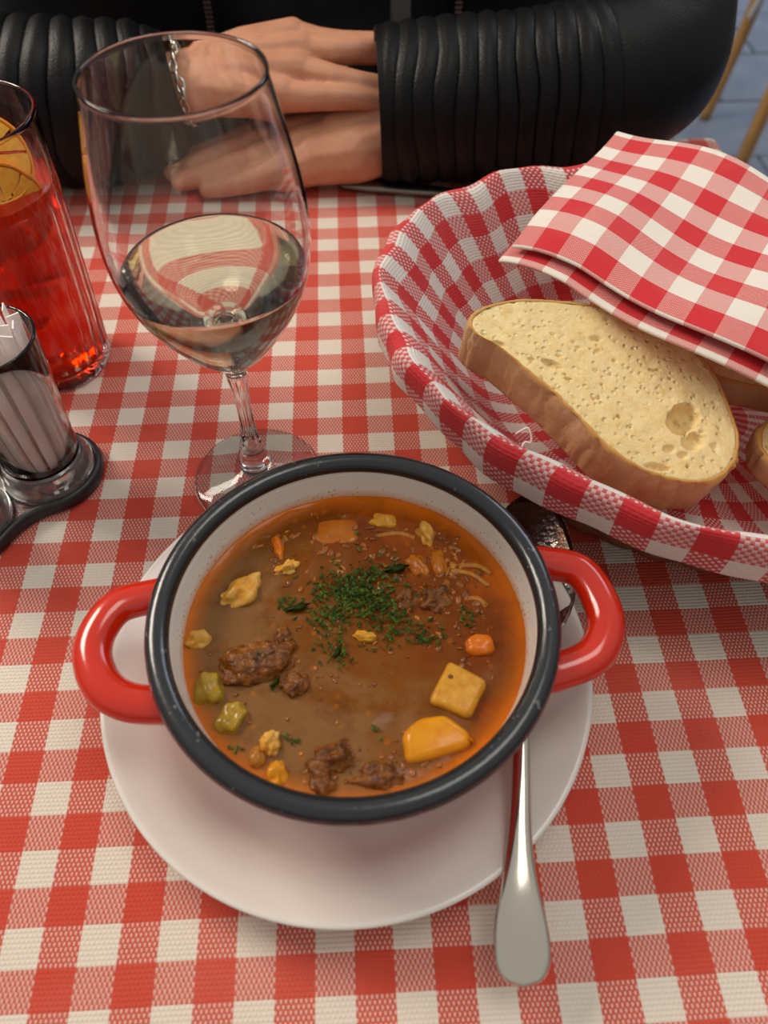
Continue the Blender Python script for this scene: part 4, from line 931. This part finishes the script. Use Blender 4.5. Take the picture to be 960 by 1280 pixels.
# ribbed sleeves
def sleeve(name, axis, rib_from, rib_to, pitch, amp, seed):
    pts = spline(axis, 40); P = [Vector(p[:3]) for p in pts]; rr = [p[3] for p in pts]
    tot = [0]
    for p_, q_ in zip(P, P[1:]): tot.append(tot[-1] + (q_ - p_).length)
    n = 72
    def mod(i, an):
        s = tot[i]; k = 1.0
        w = 0.0012 * math.sin(an * 2 + seed) + 0.0016 * noise.noise(Vector((math.cos(an) * 1.2, math.sin(an) * 1.2, s * 30 + seed)))
        ph = (s + w * 2.2) / pitch; tri = abs(math.sin(PI * ph)) ** 0.55
        env = min(1, max(0, (s - rib_from) / 0.006)) * min(1, max(0, (rib_to - s) / 0.02))
        per = 0.75 + 0.5 * noise.noise(Vector((math.floor(ph) * 3.7, seed, 0)))
        sub = 0.25 * abs(math.sin(3 * PI * ph))
        k += (amp * per * (tri - 0.7 + sub * 0.4) * env) / rr[i]
        k += 0.03 * noise.noise(Vector((math.cos(an) * 1.1, math.sin(an) * 1.1, s * 22 + seed)))
        if s > rib_to: k += 0.035 * noise.noise(Vector((math.cos(an) * 2, math.sin(an) * 2, s * 26 + seed))) * min(1, (s - rib_to) / .03)
        return k
    v, f = sweep(P, rr, n, caps=False, mod=mod)
    # turn the cuff inward
    o = mesh_from(name, v, f, M['leather'], jk)
    md = o.modifiers.new('thickness', 'SOLIDIFY'); md.thickness = 0.003; md.offset = -1
    ms = o.modifiers.new('smooth', 'SUBSURF'); ms.levels = 0; ms.render_levels = 1
    return o
sleeve('sleeve', [(0.0440, 0.0300, 0.0480, 0.0440), (0.0750, 0.0300, 0.0490, 0.0460), (0.1200, 0.0300, 0.0500, 0.0475), (0.1800, 0.0340, 0.0530, 0.0500), (0.2140, 0.0420, 0.0580, 0.0500), (0.2380, 0.0720, 0.0700, 0.0510), (0.2400, 0.1600, 0.1300, 0.0560), (0.2250, 0.2500, 0.2050, 0.0650), (0.1700, 0.3300, 0.2800, 0.0720)], 0.004, 0.158, 0.0125, 0.0052, 1.0)
sleeve('sleeve', [(-0.0960, 0.0500, 0.0520, 0.0330), (-0.1200, 0.0450, 0.0510, 0.0420), (-0.1700, 0.0400, 0.0500, 0.0475), (-0.2300, 0.0450, 0.0530, 0.0500), (-0.2900, 0.0600, 0.0590, 0.0540), (-0.3250, 0.1000, 0.0850, 0.0570), (-0.3000, 0.1800, 0.1400, 0.0610), (-0.2200, 0.2600, 0.2050, 0.0650), (-0.1200, 0.3300, 0.2800, 0.0720)], 0.004, 0.19, 0.0140, 0.0052, 4.0)
# silver chain bracelet on the upper wrist
bm = bmesh.new(); nl = 26; wc = Vector((-0.0885, 0.0525, 0.0560)); wax = Vector((1, 0.12, 0.10)).normalized()
wy = Vector((0, 0, 1)).cross(wax).normalized(); wz = wax.cross(wy)
for k in range(nl):
    a_ = 2 * PI * k / nl; c = wc + wy * (0.0300 * math.cos(a_)) + wz * (0.0232 * math.sin(a_)) + wax * (0.0016 * math.sin(5 * a_))
    tn = (wy * (-0.0300 * math.sin(a_)) + wz * (0.0232 * math.cos(a_))).normalized(); rd = tn.cross(wax).normalized()
    side = wax if k % 2 else rd
    loop = [c + tn * (0.0050 * math.cos(2 * PI * q / 14)) + (side * 0.9 + (rd if k % 2 else wax) * 0.3).normalized() * (0.0028 * math.sin(2 * PI * q / 14)) for q in range(14)]
    v, f = sweep(loop, 0.0009, 6, closed=True); vs = [bm.verts.new(q) for q in v]
    for q in f: bm.faces.new([vs[i] for i in q])
br = bm_obj('bracelet', bm, M['silver'], person); br['label'] = 'silver chain bracelet'

# ------------------------------------------------------------------ chairs on the paving
def chair(label, loc, rz):
    t = thing('bistro_chair', label, 'chair', loc, 'bistro chairs on the paving', rz)
    H = 0.45
    for sx_ in (-1, 1):
        sweep_obj('leg', [(sx_ * 0.215, -0.21, 0.0), (sx_ * 0.195, -0.19, 0.25), (sx_ * 0.185, -0.18, H)], 0.0155, M['wood'], t, n=12)
        sweep_obj('leg', spline([(sx_ * 0.215, 0.23, 0.0), (sx_ * 0.195, 0.20, 0.25), (sx_ * 0.185, 0.18, H), (sx_ * 0.18, 0.21, 0.68), (sx_ * 0.17, 0.25, 0.88)], 6), 0.0155, M['wood'], t, n=12)
        sweep_obj('corner_brace', spline([(sx_ * 0.197, -0.19, 0.26), (sx_ * 0.19, -0.10, 0.40), (sx_ * 0.19, 0.0, 0.435), (sx_ * 0.19, 0.10, 0.40), (sx_ * 0.197, 0.195, 0.26)], 6), 0.008, M['weave'], t, n=8)
    sweep_obj('stretcher', [(-0.19, -0.185, 0.36), (0.19, -0.185, 0.36)], 0.010, M['wood'], t, n=10)
    sweep_obj('stretcher', [(-0.19, 0.19, 0.36), (0.19, 0.19, 0.36)], 0.010, M['wood'], t, n=10)
    bm = bmesh.new(); bevel_box(bm, (0.41, 0.40, 0.024), (0, 0, H), 0.011, None, 3); bm_obj('seat', bm, M['weave'], t)
    sweep_obj('back_rail', spline([(-0.17, 0.25, 0.88), (-0.12, 0.275, 0.915), (0, 0.285, 0.925), (0.12, 0.275, 0.915), (0.17, 0.25, 0.88)], 6), 0.0155, M['wood'], t, n=12)
    bm = bmesh.new(); bevel_box(bm, (0.345, 0.012, 0.30), (0, 0.232, 0.70), 0.005, Matrix.Rotation(0, 3, 'X'), 2); o = bm_obj('backrest', bm, M['weave'], t); o.rotation_euler = (-0.16, 0, 0); o.location = (0, 0.118, 0)
    return t
chair('bistro chair with slender brown wooden legs beside the black leather sleeve', (1.185, 1.337, FZ), -0.2)
c2 = chair('bistro chair hidden behind the person in the leather jacket', (0.03, 0.36, FZ), 0.0)
